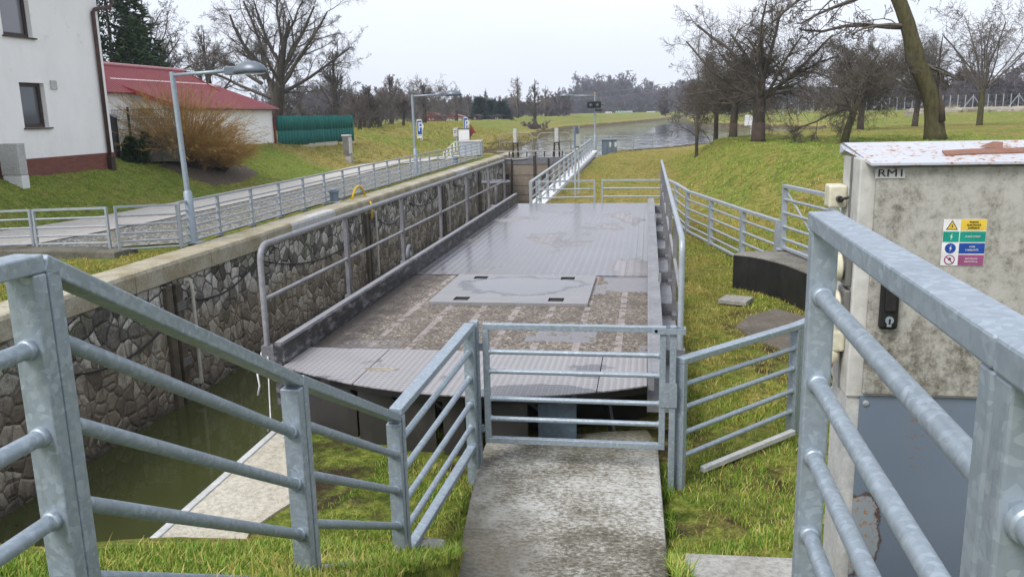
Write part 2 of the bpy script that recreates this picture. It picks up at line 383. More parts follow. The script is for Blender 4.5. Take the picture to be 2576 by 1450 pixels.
M['cable'] = mottled('black_rubber', (.012, .012, .012), (.025, .024, .022), 5, .6)
M['yellow'] = mottled('yellow_paint', (.60, .40, .015), (.75, .50, .03), 4, .4)
M['blue'] = mottled('sign_blue', (.012, .06, .30), (.02, .08, .38), 4, .35, 0, 0)
M['red'] = mottled('signal_red', (.45, .03, .02), (.6, .05, .03), 4, .5, 0, 0)
M['black'] = mottled('black_plastic', (.012, .012, .013), (.022, .022, .024), 4, .35, 0, .05)
M['gate'] = concrete('stained_gate_steel', (.22, .175, .135), (.33, .28, .22), (.10, .075, .055), .6, .6, .15)
M['gatedark'] = mottled('rusty_dark_steel', (.03, .022, .018), (.075, .05, .038), 4, .6)
M['plank'] = mottled('grey_plank', (.25, .22, .18), (.38, .35, .30), 4, .7)
def pathmat():
    g = G('pale_concrete_path'); p = g.P()
    c = g.mix(g.noise(p, .5, 7, .65), (.40, .37, .335), (.55, .52, .48)); c = g.mix(g.ramp(g.noise(p, 5, 7, .75), [(.35, .45), (.55, 0.)]), c, (.2, .18, .15))
    g.bump(g.noise(p, 30, 5), .2, .01); return g.set(col=c, rough=.85)
M['path'] = pathmat()
def gravelmat():
    g = G('grey_gravel'); p = g.P(); w = g.map(p, (1, .8, 1))
    cc = g.xyz(g.vor(w, 17, out='Color'))[0]; e = g.vor(w, 17)
    c = g.ramp(cc, [(.0, (.05, .048, .042)), (.4, (.17, .165, .15)), (.75, (.33, .32, .30)), (1., (.55, .54, .53))])
    c = g.mix(g.ramp(e, [(.35, 0.), (.7, .8)]), c, (.05, .045, .035))
    c = g.mix(g.ramp(g.noise(p, .8, 6, .7), [(.5, 0.), (.68, .7)]), c, (.14, .13, .045))
    g.bump(e, -.9, .05); return g.set(col=c, rough=.9)
M['gravel'] = gravelmat()
def watermat(name, col, bs, strength, dist=.05, rough=.03, mp=(1, 1, 1)):
    g = G(name); p = g.P(); h = g.math('ADD', g.noise(g.map(p, mp), bs, 3, .55, dist=.6), g.math('MULTIPLY', g.noise(g.map(p, mp), bs * 3.1, 2), .35))
    g.bump(h, strength, dist); c = g.mix(g.noise(p, .7, 4), col, tuple(x * .75 for x in col))
    return g.set(col=c, rough=rough, spec=.5, ior=1.33)
M['lockwater'] = watermat('murky_lock_water', (.055, .062, .020), 1.1, .10)
def canalmat():
    g = G('rippled_canal_water'); p = g.P(); q = g.map(p, (1, .35, 1)); patch = g.ramp(g.noise(g.map(p, (1, .5, 1)), .045, 3), [(.30, .45), (.65, 1.)])
    h = g.math('ADD', g.noise(q, .75, 3, .6, dist=.8), g.math('MULTIPLY', g.noise(q, 2.2, 2), .3)); g.bump(g.math('MULTIPLY', h, patch), .5, .22)
    return g.set(col=(.07, .075, .065), rough=.01, spec=.5, ior=1.33)
M['water'] = canalmat()
def groundmat():
    g = G('winter_grass_ground'); p = g.P()
    at = g.n('ShaderNodeAttribute', None, attribute_name='zone'); r, gr, b = g.xyz(at.outputs['Color'])
    n0 = g.noise(p, .23, 5, .6); n1 = g.noise(p, 1.3, 6, .7); n2 = g.noise(p, 9, 6, .75); n3 = g.noise(p, 45, 4, .7)
    green = g.ramp(n2, [(.30, (.05, .08, .014)), (.44, (.145, .20, .03)), (.56, (.265, .305, .055)), (.74, (.45, .42, .13))])
    straw = g.ramp(n2, [(.30, (.11, .085, .025)), (.45, (.28, .225, .06)), (.60, (.44, .355, .12)), (.78, (.60, .50, .25))])
    s = g.math('ADD', r, g.math('ADD', g.math('MULTIPLY', g.math('SUBTRACT', n1, .5), 2.0), g.math('MULTIPLY', g.math('SUBTRACT', n0, .5), 1.8)))
    c = g.mix(g.rng(s, .22, .72), green, straw)
    soil = g.ramp(n3, [(.3, (.035, .024, .016)), (.6, (.085, .058, .038)), (.8, (.15, .11, .08))])
    so = g.math('ADD', gr, g.math('MULTIPLY', g.math('SUBTRACT', n1, .5), 1.1))
    c = g.mix(g.rng(so, .48, .62), c, soil)
    c = g.mix(g.ramp(n3, [(.30, .75), (.52, 0.)]), c, (.030, .032, .010))
    c = g.mix(g.ramp(g.noise(p, 2.7, 5, .7), [(.36, .6), (.52, 0.)]), c, (.045, .06, .012))
    g.bump(g.math('ADD', g.math('MULTIPLY', n2, .7), g.math('MULTIPLY', n3, .5)), .8, .10)
    return g.set(col=c, rough=.95, spec=.1)
M['ground'] = groundmat()
def blademat(name, cols):
    g = G(name); i = g.n('ShaderNodeNewGeometry').outputs['Random Per Island']
    p = g.P(); s = g.math('ADD', g.math('MULTIPLY', i, .7), g.math('MULTIPLY', g.noise(p, .9, 4), .9)); s = g.math('SUBTRACT', s, .28)
    c = g.ramp(s, cols); g.put(g.b.inputs['Subsurface Weight'], 0.)
    return g.set(col=c, rough=.6, spec=.25)
M['blade'] = blademat('green_grass_blades', [(.0, (.06, .13, .015)), (.35, (.14, .26, .03)), (.62, (.26, .36, .05)), (.82, (.46, .42, .12)), (1., (.62, .50, .22))])
M['bladedry'] = blademat('yellowed_grass_blades', [(.0, (.10, .15, .018)), (.3, (.22, .24, .035)), (.6, (.36, .30, .065)), (1., (.54, .43, .16))])
def bark(name, a, b):
    g = G(name); p = g.P(); f = g.noise(g.map(p, (1, 1, .3)), 7, 6, .7); c = g.ramp(f, [(.3, a), (.7, b)])
    g.bump(f, .6, .05); return g.set(col=c, rough=.9, spec=.15)
M['bark'] = bark('brown_bark', (.032, .026, .020), (.095, .08, .062))
M['barkmoss'] = bark('mossy_green_bark', (.042, .038, .018), (.115, .105, .05))
M['twig'] = mottled('dark_twigs', (.085, .072, .058), (.15, .127, .104), 2, .9, 0, 0)
M['twiggrey'] = mottled('grey_brown_twigs', (.10, .086, .075), (.175, .15, .135), 1, .9, 0, 0)
M['twigpurple'] = mottled('purple_brown_twigs', (.12, .08, .08), (.19, .135, .13), 1, .9, 0, 0)
M['twigtan'] = mottled('tan_twigs', (.17, .14, .11), (.26, .22, .175), 1, .9, 0, 0)
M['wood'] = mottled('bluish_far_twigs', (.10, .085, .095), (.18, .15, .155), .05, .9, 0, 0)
M['redbark'] = mottled('reddish_treated_bark', (.042, .029, .021), (.090, .064, .048), 5, .9, 0, .4, 12, .03)
M['forsythia'] = mottled('ochre_twigs', (.33, .18, .04), (.60, .38, .12), 3, .8, 0, 0)
M['thuja'] = blademat('dark_thuja_leaves', [(0., (.008, .022, .008)), (.5, (.02, .05, .012)), (1., (.05, .09, .02))])
M['spruce'] = blademat('blue_green_needles', [(0., (.010, .028, .022)), (.5, (.022, .05, .038)), (1., (.045, .08, .06))])
M['mulch'] = mottled('dark_leaf_mulch', (.05, .035, .024), (.19, .145, .10), 14, .95, 0, .8, 30, .04, obj=False)
# ------------------------------------------------------------------ world, sun, camera
def build_world():
    w = bpy.data.worlds.new('World'); SC.world = w; w.use_nodes = True; t = w.node_tree; bg = t.nodes['Background']
    sky = t.nodes.new('ShaderNodeTexSky'); sky.sky_type = 'NISHITA'; sky.sun_disc = False
    sky.sun_elevation = math.radians(38); sky.sun_rotation = math.radians(215); sky.dust_density = 4; sky.air_density = 1.2
    # thin even overcast in front of that sky, a little thicker and thinner in places
    tc = t.nodes.new('ShaderNodeTexCoord'); nz = t.nodes.new('ShaderNodeTexNoise'); nz.inputs['Scale'].default_value = 1.6; nz.inputs['Detail'].default_value = 4
    mp = t.nodes.new('ShaderNodeMapping'); mp.inputs['Scale'].default_value = (1, 1, 3.5); t.links.new(tc.outputs['Generated'], mp.inputs[0]); t.links.new(mp.outputs[0], nz.inputs['Vector'])
    rp = t.nodes.new('ShaderNodeValToRGB'); rp.color_ramp.elements[0].position = .3; rp.color_ramp.elements[1].position = .7
    rp.color_ramp.elements[0].color = (6.7, 7.3, 8.5, 1); rp.color_ramp.elements[1].color = (7.9, 8.2, 8.9, 1); t.links.new(nz.outputs['Fac'], rp.inputs[0])
    mx = t.nodes.new('ShaderNodeMix'); mx.data_type = 'RGBA'; mx.inputs[0].default_value = .93
    t.links.new(sky.outputs[0], mx.inputs[6]); t.links.new(rp.outputs[0], mx.inputs[7]); t.links.new(mx.outputs[2], bg.inputs['Color'])
    bg.inputs['Strength'].default_value = .070
    l = bpy.data.lights.new('sun', 'SUN'); l.energy = 1.5; l.angle = math.radians(25); l.color = (1, .97, .93)
    o = bpy.data.objects.new('sun', l); COL.objects.link(o)
    az, el = math.radians(215), math.radians(48)
    o.rotation_euler = V((math.sin(az) * math.cos(el), math.cos(az) * math.cos(el), math.sin(el))).to_track_quat('Z', 'Y').to_euler(); o.location = (-20, -30, 40)
build_world()
cd = bpy.data.cameras.new('camera'); cam = bpy.data.objects.new('camera', cd); COL.objects.link(cam); SC.camera = cam
cd.sensor_width = 36; cd.lens = 36 * PF / PW; cd.clip_start = .05; cd.clip_end = 4000
cam.matrix_world = Matrix.Translation((0, 0, CAMZ)) @ CR.to_4x4()
SC.view_settings.view_transform = 'Standard'; SC.view_settings.look = 'None'; SC.view_settings.exposure = 1.0; SC.view_settings.gamma = 1
# ------------------------------------------------------------------ terrain
ZB = -.65                      # lock-side ground
ZW, ZC = -1.0, -3.85           # upper canal and lock chamber water levels
XL, XR = -10.3, -3.85          # chamber faces
def sdist(px, py, poly, closed=False):
    """signed distance to a polyline; positive on its right-hand side"""
    best = np.full(px.shape, 1e9); sign = np.ones(px.shape); n = len(poly)
    for i in range(n if closed else n - 1):
        x0, y0 = poly[i]; x1, y1 = poly[(i + 1) % n]; dx, dy = x1 - x0, y1 - y0
        t = np.clip(((px - x0) * dx + (py - y0) * dy) / (dx * dx + dy * dy), 0, 1)
        qx, qy = px - x0 - t * dx, py - y0 - t * dy; d = np.hypot(qx, qy); cr = dx * (py - y0) - dy * (px - x0)
        m = d < best - 1e-9; best = np.where(m, d, best); sign = np.where(m, np.where(cr > 0, -1., 1.), sign)
    return best * sign
def inside(px, py, poly):
    c = np.zeros(px.shape, bool); n = len(poly)
    for i in range(n):
        x0, y0 = poly[i]; x1, y1 = poly[(i + 1) % n]
        if y0 == y1: continue
        k = ((y0 > py) != (y1 > py)) & (px < (x1 - x0) * (py - y0) / (y1 - y0) + x0); c ^= k
    return c
WATER = [(-10.4, 60.5), (-11.2, 66), (-11.9, 73), (-12.6, 81), (-14.2, 115), (-16, 150), (-15, 175), (-7, 226), (7, 317), (16, 420), (60, 560), (75, 560), (26, 420), (11.5, 317), (9.2, 260),
         (8.3, 214), (10.5, 190), (15, 168), (21, 150), (24, 130), (22, 108), (14, 93), (7, 84), (2.5, 77), (-.5, 71), (-3.4, 67.5), (-3.6, 60.5)]
LFOOT = [(-13, -40), (-15.5, 16), (-17.4, 20.5), (-17.9, 27), (-18.0, 45), (-18.6, 53), (-17.2, 58), (-15.2, 64), (-13.2, 72), (-12.8, 81), (-14.4, 115), (-16.2, 150), (-15, 175)]
RFOOT = [(-60, 5.3), (-4, 5.3), (.2, 5.35), (1.6, 6.6), (2.6, 9), (3.1, 12), (3.6, 15), (3.4, 18.6), (2.5, 25.7), (1.2, 34), (.7, 46), (1.2, 58), (6, 76), (22, 98), (60, 104), (260, 110)]
def sm(t): t = np.clip(t, 0, 1); return t * t * (3 - 2 * t)
def lerp1(y, ys, vs): return np.interp(y, ys, vs)
c_pad_y = onz(1722, 1387, -.28).y + .12
def hgt(x, y):
    x = np.asarray(x, float); y = np.asarray(y, float)
    dl = -sdist(x, y, LFOOT)
    wl = lerp1(y, [0, 38, 54, 66, 80, 150], [4.3, 4.4, 5.6, 8, 9.5, 11]); tl = lerp1(y, [0, 38, 50, 60, 70, 150], [1.6, 1.6, 1.75, 2.0, 2.2, 2.4])
    zl = sm(dl / wl * .92 + .04) * tl
    dr = -sdist(x, y, RFOOT); dr = np.where(y > -1e9, -dr, dr)
    near = sm((8. - y) / 3.) * sm((2.5 - x) / 1.5)
    wr = 3.3 * near + (1 - near) * lerp1(y, [0, 12, 25, 45, 60, 80], [4.6, 4.6, 3.8, 3.0, 7, 14]); tr = lerp1(y, [0, 20, 50, 75], [1.62, 1.62, 1.5, 1.35])
    zr = (near * np.clip(dr / wr, 0, 1) + (1 - near) * sm(dr / wr * .9 + .05)) * tr
    zlock = ZB + np.maximum(np.where(dl > -1, zl, 0), np.where(dr > -1, zr, 0))
    dw = np.abs(sdist(x, y, WATER, True)); ins = inside(x, y, WATER); dw = np.where(ins, -dw, dw)
    zfar = ZW + np.where(dw < 0, np.maximum(dw * .5, -1.6), np.minimum(dw * lerp1(y, [0, 70, 110], [.6, .42, .2]) , 2.35))
    zland = zlock * (1 - sm((y - 80) / 30)) + 1.3 * sm((y - 80) / 30)
    z = np.where(y > 57, np.minimum(zland, zfar), zlock)
    roll = .035 * np.sin(x * 1.7 + y * .9) * np.sin(y * 1.1 - x * .6) + .02 * np.sin(x * 4.1) * np.sin(y * 3.7)
    far = np.clip(y / 60, .6, 2.5)
    z = z + roll * np.where((dl > 1.5) | (dr > .8), far, .25)
    z = np.where((x > -1.17) & (x < .15) & (y > -3) & (y < 7.0), np.minimum(z, -.82), z); z = np.where((x > .24) & (x < 2.3) & (y > 2.9) & (y < c_pad_y), np.minimum(z, -.42), z)
    # distant ground sinks gently away behind the woods
    r = np.hypot(x, y); z = z + sm((r - 500) / 260) * np.clip(10 + 5 * np.sin(x * .006 + 1.) + 3 * np.sin(x * .017), 3, 18)
    return z
def h1(x, y): return float(hgt(np.array([x]), np.array([y]))[0])
def glen(x, y, dz=0): return V((x, y, h1(x, y) + dz))
def gmarch(u, v, y0=8, y1=420):
    """where the sight line of a surveyed point meets the terrain"""
    Y = y0
    while Y < y1:
        p = ony(u, v, Y)
        if p.z <= h1(p.x, p.y): return V((p.x, p.y, h1(p.x, p.y)))
        Y *= 1.004
    return V((p.x, p.y, h1(p.x, p.y)))
def axis(parts):
    out = []
    for a, b, st in parts:
        n = max(1, int(round((b - a) / st))); out += [a + (b - a) * i / n for i in range(n)]
    out.append(parts[-1][1]); return out
def zone(x, y):
    """r: straw share, g: bare soil share"""
    dl = -sdist(x, y, LFOOT); dr = sdist(x, y, RFOOT)
    dw = np.abs(sdist(x, y, WATER, True))
    st = np.full(x.shape, .34)
    st = np.where((x > -4) & (dr < .6) & (y > 22) & (y < 75), .70, st)
    st = np.where((x > -4) & (dr < .6) & (y > 8) & (y <= 22), .40, st)
    st = np.where((dr >= .3) & (y > 8) & (y < 80), .36, st)
    st = np.where((dr > 6) & (y > 20), .48, st)
    st = np.where((dl > 0) & (y < 47), .22, st)
    st = np.where((dl > -1) & (y >= 47) & (y < 62), .78, st)
    st = np.where((dl > 0) & (y >= 62) & (y < 110), .40, st)
    st = np.where((y > 110), .34, st)
    st = np.where((dw < 4) & (y > 62) & (y < 420), .85, st)
    so = np.where(np.hypot(x, y) > 480, .95, .10)
    so = np.where((dr > .3) & (y > 8) & (y < 60), .25, so); so = np.where((dl > .3) & (y < 60), .17, so)
    so = np.where((y > 5.6) & (y < 7.9) & (x < 1.2) & (x > -4), .50, so)
    so = np.where((y > 4) & (y < 5.6) & (x > -.2) & (x < 2), .2, so)
    d2 = np.hypot((x - 1.95) / 1.0, (y - 11.2) / 2.2); so = np.maximum(so, np.where(d2 < 1, .55, 0))
    so = np.where((dw < 2.6) & (y > 66), np.maximum(so, .62), so)
    return st, so
def build_ground():
    xs = axis([(-1400, -200, 60), (-200, -60, 8), (-60, -30, 1.5), (-30, -10.8, .5), (-10.8, -10.55, .25), (-10.55, -3.4, 7.15), (-3.4, 4.6, .1), (4.6, 16, .4), (16, 40, 1), (40, 110, 3), (110, 300, 8), (300, 1400, 60)])
    ys = axis([(-60, -5, 5), (-5, 2.6, .3), (2.6, 8.6, .1), (8.6, 20, .22), (20, 45, .5), (45, 62.2, .6), (62.2, 100, .8), (100, 200, 2), (200, 460, 6), (460, 2400, 90)])
    X, Y = np.meshgrid(np.array(xs), np.array(ys)); Z = hgt(X, Y)
    nx, ny = len(xs), len(ys); idx = np.arange(nx * ny).reshape(ny, nx)
    # refine: over the canal mouth the wide hole column needs its own strips, added below
    f = np.stack([idx[:-1, :-1], idx[:-1, 1:], idx[1:, 1:], idx[1:, :-1]], -1)
    hole = np.zeros((ny - 1, nx - 1), bool); k = xs.index(-10.55)
    hole[:, k] = True
    f = f[~hole]
    v = np.stack([X.ravel(), Y.ravel(), Z.ravel()], -1)
    # strips that close the column beyond the lock and on the near bank
    def strip(y0, y1, st, base, xstep):
        xx = np.array(axis([(-10.55, -3.4, xstep)])); yy = np.array([q for q in ys if y0 - 1e-6 <= q <= y1 + 1e-6])
        A, B = np.meshgrid(xx, yy); C = hgt(A, B); m = np.arange(A.size).reshape(A.shape) + base
        return np.stack([A.ravel(), B.ravel(), C.ravel()], -1), np.stack([m[:-1, :-1], m[:-1, 1:], m[1:, 1:], m[1:, :-1]], -1).reshape(-1, 4)
    y62 = min(ys, key=lambda q: abs(q - 61.0)); yn = min(ys, key=lambda q: abs(q - 3.9))
    v2, f2 = strip(y62, 1e9, 1, len(v), .6); v = np.vstack([v, v2]); f = np.vstack([f, f2])
    v3, f3 = strip(-60, yn, 1, len(v), .12); v = np.vstack([v, v3]); f = np.vstack([f, f3])
    o = np_mesh('ground', v, f, M['ground'], smooth=True); o['kind'] = 'structure'
    st, so = zone(v[:, 0], v[:, 1]); a = o.data.color_attributes.new('zone', 'FLOAT_COLOR', 'POINT')
    a.data.foreach_set('color', np.stack([st, so, np.zeros(len(st)), np.ones(len(st))], -1).astype(np.float32).ravel())
    return yn
YN = build_ground()
def sheet(name, pts, mat, dz=.02, step=.5):
    """a thin laid surface that follows the ground: pts = left and right edge points in pairs"""
    v = []; f = []; rows = []
    for (a, b), (c, d) in zip(pts[:-1], pts[1:]):
        a, b, c, d = map(V, (a, b, c, d)); n = max(1, int((c - a).length / step))
        for i in range(n): rows.append((a.lerp(c, i / n), b.lerp(d, i / n)))
    rows.append((V(pts[-1][0]), V(pts[-1][1]))); K = 8
    for a, b in rows:
        for j in range(K + 1):
            p = a.lerp(b, j / K); v.append((p.x, p.y, h1(p.x, p.y) + dz))
    for i in range(len(rows) - 1):
        for j in range(K): q = i * (K + 1) + j; f.append((q, q + 1, q + K + 2, q + K + 1))
    o = np_mesh(name, np.array(v), np.array(f), mat, smooth=True); o['kind'] = 'structure'; return o
PATH = [((-26, 6), (-22, 5)), ((-18.9, 15), (-16.2, 14.2)), ((-17.9, 20), (-15.4, 19.4)), ((-17.7, 26), (-14.95, 24)), ((-17.5, 34), (-14.9, 32)), ((-17.6, 44), (-15.2, 44)), ((-18.2, 52), (-15.6, 52)), ((-16.2, 59), (-13.8, 58)), ((-13.2, 64), (-12.2, 62.5))]
sheet('concrete_path', PATH, M['path'], .05)
sheet('gravel_strip', [((-16.4, 15.5), (-13.2, 18.6)), ((-15.3, 19.9), (-11.55, 19.3)), ((-14.93, 24), (-11.5, 24)), ((-14.88, 32), (-11.5, 32)), ((-15.18, 44), (-11.6, 44)), ((-15.0, 52), (-11.7, 52)), ((-13.4, 57.5), (-11.8, 57.5))], M['gravel'], .03)
def water(name, x0, x1, y0, y1, z, m, nx, ny):
    xs = np.linspace(x0, x1, nx); ys = np.linspace(y0, y1, ny); X, Y = np.meshgrid(xs, ys); i = np.arange(nx * ny).reshape(ny, nx)
    o = np_mesh(name, np.stack([X.ravel(), Y.ravel(), np.full(X.size, z)], -1), np.stack([i[:-1, :-1], i[:-1, 1:], i[1:, 1:], i[1:, :-1]], -1).reshape(-1, 4), m)
    o['kind'] = 'structure'; return o
water('lock_water', XL - .3, XR + .6, 2, 60.4, ZC, M['lockwater'], 4, 30)
water('canal_water', -60, 270, 60.6, 600, ZW, M['water'], 20, 40)
# ------------------------------------------------------------------ lock chamber
def xr(y): return -3.6 - (y - 5) * .0125
def lock_left():
    t = thing('lock_wall', 'rough polygonal stone lock wall under a mossy coping, along the far side of the chamber', 'lock wall', (XL, 30, -1))
    m = MB()
    n = 60; ys = [3 + 57.4 * i / n for i in range(n + 1)]
    for a, b in zip(ys[:-1], ys[1:]): pass
    m.box(XL - .55, XL, 3, 60.4, -5, -1.04); m.build('stone_face', M['stone'], t)
    prof = [(-11.04, -.95), (-11.04, -.60), (-10.36, -.585), (-10.27, -.61), (-10.235, -.68), (-10.235, -1.02), (-10.27, -1.04), (-10.9, -1.04)]
    c = MB(); y = 3.0; k = 0
    while y < 66:
        L = 3.05; j = .012 * math.sin(k * 2.3); c.prism([(x + j * .5, y, z + j * .5) for x, z in prof], (0, L - .018, 0)); y += L; k += 1
    c.build('coping', M['coping'], t, bevel=.012)
    b = MB(); b.box(-11.0, -10.3, 60.4, 66, -3, -1.04); b.build('wing_wall', M['conc'], t)
    # white painted lengths of coping at the ladders
    for y0, y1 in ((22.9, 26.4), (44.5, 47.5)):
        p = MB(); p.prism([(x + (.006 if x > -10.3 else 0), y0, z + .006) for x, z in ((-10.60, -.594), (-10.36, -.585), (-10.27, -.61), (-10.235, -.68), (-10.235, -.86), (-10.3, -.86), (-10.6, -.7))], (0, y1 - y0, 0)); p.build('painted_edge', M['dirtywhite'], t)
    # timber rubbing posts, steel plates and white grab pipes
    for y, s in ((onx(438, 720, XL).y, 1), (onx(925, 530, XL).y, 1), (onx(1115, 468, XL).y, 1), (onx(1205, 430, XL).y, 1)):
        for dy, w in ((-.36, .24), (.02, .22)):
            q = MB(); q.beam((XL + .045, y + dy, -1.12), (XL + .045, y + dy, -3.9), w, .11, (1, 0, 0)); q.build('rubbing_post', M['timber'], t, bevel=.02)
        q = MB()
        for z in (-1.62, -2.9): q.box(XL + .10, XL + .125, y - .14, y + .2, z - .09, z + .09)
        q.build('bolt_plate', M['steelbox'], t)
        q = MB(); yy = y + .46
        q.box(XL, XL + .03, yy - .1, yy + .1, -1.22, -1.06); q.tube([(XL + .02, yy, -1.13), (XL + .11, yy, -1.14), (XL + .15, yy, -1.24), (XL + .15, yy, -3.5)], .042, 10)
        q.box(XL, XL + .17, yy - .06, yy + .06, -3.55, -3.46); q.build('grab_pipe', M['pipe'], t, 'auto')
    return t
LW = lock_left()
def lock_right():
    t = thing('lock_wall', 'pale concrete lock wall with a white edge, running under the parked bridge', 'lock wall', (-3.9, 30, -1))
    m = MB(); m.prism([(xr(2.5), 2.5, -5), (-3.2, 2.5, -5), (-3.2, 61, -5), (xr(61), 61, -5)], (0, 0, 4.20)); m.build('wall_face', M['plinth'], t)
    m = MB(); m.prism([(xr(2.5), 2.5, -.798), (xr(2.5) + .07, 2.5, -.798), (xr(24) + .07, 24, -.798), (xr(24), 24, -.798)], (0, 0, .198)); m.build('white_edge', M['dirtywhite'], t, bevel=.01)
    m = MB(); m.prism([(xr(24) - .04, 24.003, -.9), (xr(24) + .5, 24.003, -.9), (xr(66) + .5, 66, -.9), (xr(66) - .04, 66, -.9)], (0, 0, .33)); m.build('white_coping', M['white'], t, bevel=.015)
    # gravelly concrete apron, its far edge eaten by grass
    e = [(-2.6, 2.5), (-2.8, 3.6)] + [(q.x + .18, q.y) for q in (onz(u, v, -.6) for u, v in ((560, 1392), (548, 1365), (575, 1318), (640, 1275), (700, 1240), (722, 1180), (728, 1120), (716, 1090)))] + [(-3.2, 9)]
    p = [(xr(y) + .073, y) for _, y in e]; m = MB(); z = -.612
    for (a, b), (c, d) in zip(zip(p[:-1], e[:-1]), zip(p[1:], e[1:])):
        m.hull8([(a[0], a[1], -.79), (b[0], b[1], -.79), (d[0], d[1], -.79), (c[0], c[1], -.79), (a[0], a[1], z), (b[0], b[1], z - .012), (d[0], d[1], z - .012), (c[0], c[1], z)])
    m.build('apron', M['slab'], t)
    return t
lock_right()
def sag(a, b, drop, n=14): return [a.lerp(b, i / n) - V((0, 0, drop * 4 * (i / n) * (1 - i / n))) for i in range(n + 1)]
cabs = [((118, 940), (470, 748), .55, 'lowest black cable on the stone wall, left of the first grab pipe'), ((480, 752), (655, 640), .35, 'black cable drooping on the stone wall beside the white grab pipe'), ((655, 655), (905, 590), .45, 'black cable sagging on the stone wall behind the near bridge railing'),
        ((945, 545), (1010, 540), .35, 'black cable hanging on the stone wall just right of the yellow handle'), ((1030, 510), (1110, 475), .4, 'small black cable loop on the wall left of the double railing post'), ((1140, 462), (1195, 440), .35, 'farthest black cable loop on the stone wall near the lock gate')]
for (a, b, dr, lab) in cabs:
    q = MB(); q.tube(sag(onx(*a, XL + .06), onx(*b, XL + .06), dr), .022, 6); o = q.build('hanging_cable', M['cable'], None, True, loc=onx(*a, XL + .06)); tag(o, lab, 'cable', 'cables hanging on the lock wall')
def lock_gate():
    yg = 60.2; t = thing('lock_gate', 'stained steel lock gate closing the far end of the chamber', 'lock gate', (-7.3, yg, -2)); x0, x1 = XL + .02, xr(60.2) - .02; xm = ony(1345, 450, yg).x
    for a, b in ((x0, xm - .09), (xm + .09, x1)):
        m = MB(); m.box(a, b, yg, yg + .35, -4.3, -1.22); m.build('gate_leaf', M['gate'], t)
        m = MB(); m.box(a, b, yg - .04, yg + .39, -1.22, -.74); g = m.build('top_beam', M['bridgepaint'], t)
        m = MB()
        for z in (-2.0, -2.75, -3.4): m.box(a, b, yg - .008, yg, z - .02, z + .02)
        m.build('seam', M['gatedark'], t)
        cx = (a + b) / 2 - (.5 if a < xm - 1 else 0.9)
        m = MB(); m.tube([(cx, yg - .08, -.8), (cx, yg - .08, -4)], .06, 8); m.build('paddle_rod', M['gatedark'], t)
        m = MB(); m.prism([(cx - .75, yg - .012, -1.95), (cx - .2, yg - .012, -1.9), (cx - .25, yg - .012, -2.35), (cx - .5, yg - .012, -2.6)], (0, .012, 0)); m.build('rust_patch', M['gatedark'], t)
    m = MB(); m.box(xm - .085, xm + .085, yg - .12, yg + .3, -4.2, -.6); m.build('meeting_post', M['gatedark'], t)
    m = MB(); m.box(x0 - .6, x1 - .3, yg + .42, yg + 1.15, -.36, -.30); m.build('walkway_plank', M['plank'], t)
    for i in range(9): m = MB(); x = x0 + .3 + (x1 - x0 - .8) * i / 8; m.beam((x, yg + .8, -.36), (x, yg + .5, -.9), .08, .08); m.build('walkway_bracket', M['gatedark'], t)
    for ua, ub in ((1258, 1340), (1353, 1436)):
        pa, pb = ony(ua, 395, yg + 1.1), ony(ub, 395, yg + 1.1); zt = .95; r = .35
        m = MB(); P = [V((pa.x, yg + 1.1, -.33)), V((pa.x, yg + 1.1, zt - r))] + [V((pa.x + r - r * math.cos(a), yg + 1.1, zt - r + r * math.sin(a))) for a in (.5, 1., 1.57)] + [V((pb.x - r + r * math.sin(a), yg + 1.1, zt - r + r * math.cos(a))) for a in (0, .5, 1., 1.57)] + [V((pb.x, yg + 1.1, -.33))]
        m.tube(P, .035, 8); m.tube([(pa.x, yg + 1.1, .32), (pb.x, yg + 1.1, .32)], .03, 8); xx = pa.x * .35 + pb.x * .65; m.tube([(xx, yg + 1.1, -.33), (xx, yg + 1.1, zt)], .03, 8); m.build('guard_rail', M['plank'], t, True)
    for u in (1296, 1400):
        c = ony(u, 375, yg + .7); m = MB(); m.box(c.x - .13, c.x + .13, yg + .57, yg + .83, .30, 1.30); m.build('paddle_housing', M['dirtywhite'], t, bevel=.03)
        m = MB()
        for dx in (-.2, .2): m.beam((c.x + dx, yg + .6, -.8), (c.x + dx * .8, yg + .7, .3), .09, .09); m.beam((c.x + dx, yg + .85, -.8), (c.x + dx * .8, yg + .75, .3), .09, .09)
        m.box(c.x - .22, c.x + .22, yg + .55, yg + .9, .22, .30); m.build('paddle_stand', M['gatedark'], t)
    m = MB(); m.tube(sag(V((x0 - .2, yg - .1, -.72)), V((x0 + 1.8, yg - .1, -.75)), .12), .03, 6); m.build('safety_chain', M['pipe'], t)
lock_gate()
# bollards, yellow handle, coping furniture
def bollard(x, y, lab):
    t = thing('mooring_bollard', lab, 'bollard', (x, y, -.6), 'bollards on the lock coping')
    m = MB(); m.box(x - .24, x + .24, y - .2, y + .2, -.6, -.575); m.build('foot_plate', M['dirtywhite'], t)
    m = MB(); m.lathe((x, y, -.575), [(.145, 0), (.15, .02), (.165, .30), (.195, .33), (.195, .40), (.165, .415), (.15, .36), (.10, .35)], 18); m.build('bollard_body', M['bluegrey'], t, 'auto')
p = onz(848, 508, -.6); bollard(p.x - .1, p.y, 'blue grey bollard on the coping beside the yellow handle')
p = onz(1149, 411, -.6); bollard(p.x - .1, p.y, 'farther blue grey bollard on the coping near the big grey box')
p = onz(905, 497, -.6); t = thing('grab_handle', 'bright yellow bent tube handle on the mossy coping', 'grab handle', (p.x, p.y, -.59)); a, b = onz(886, 500, -.59), onz(917, 492, -.59)
m = MB(); mid = (a + b) / 2; d = (b - a)
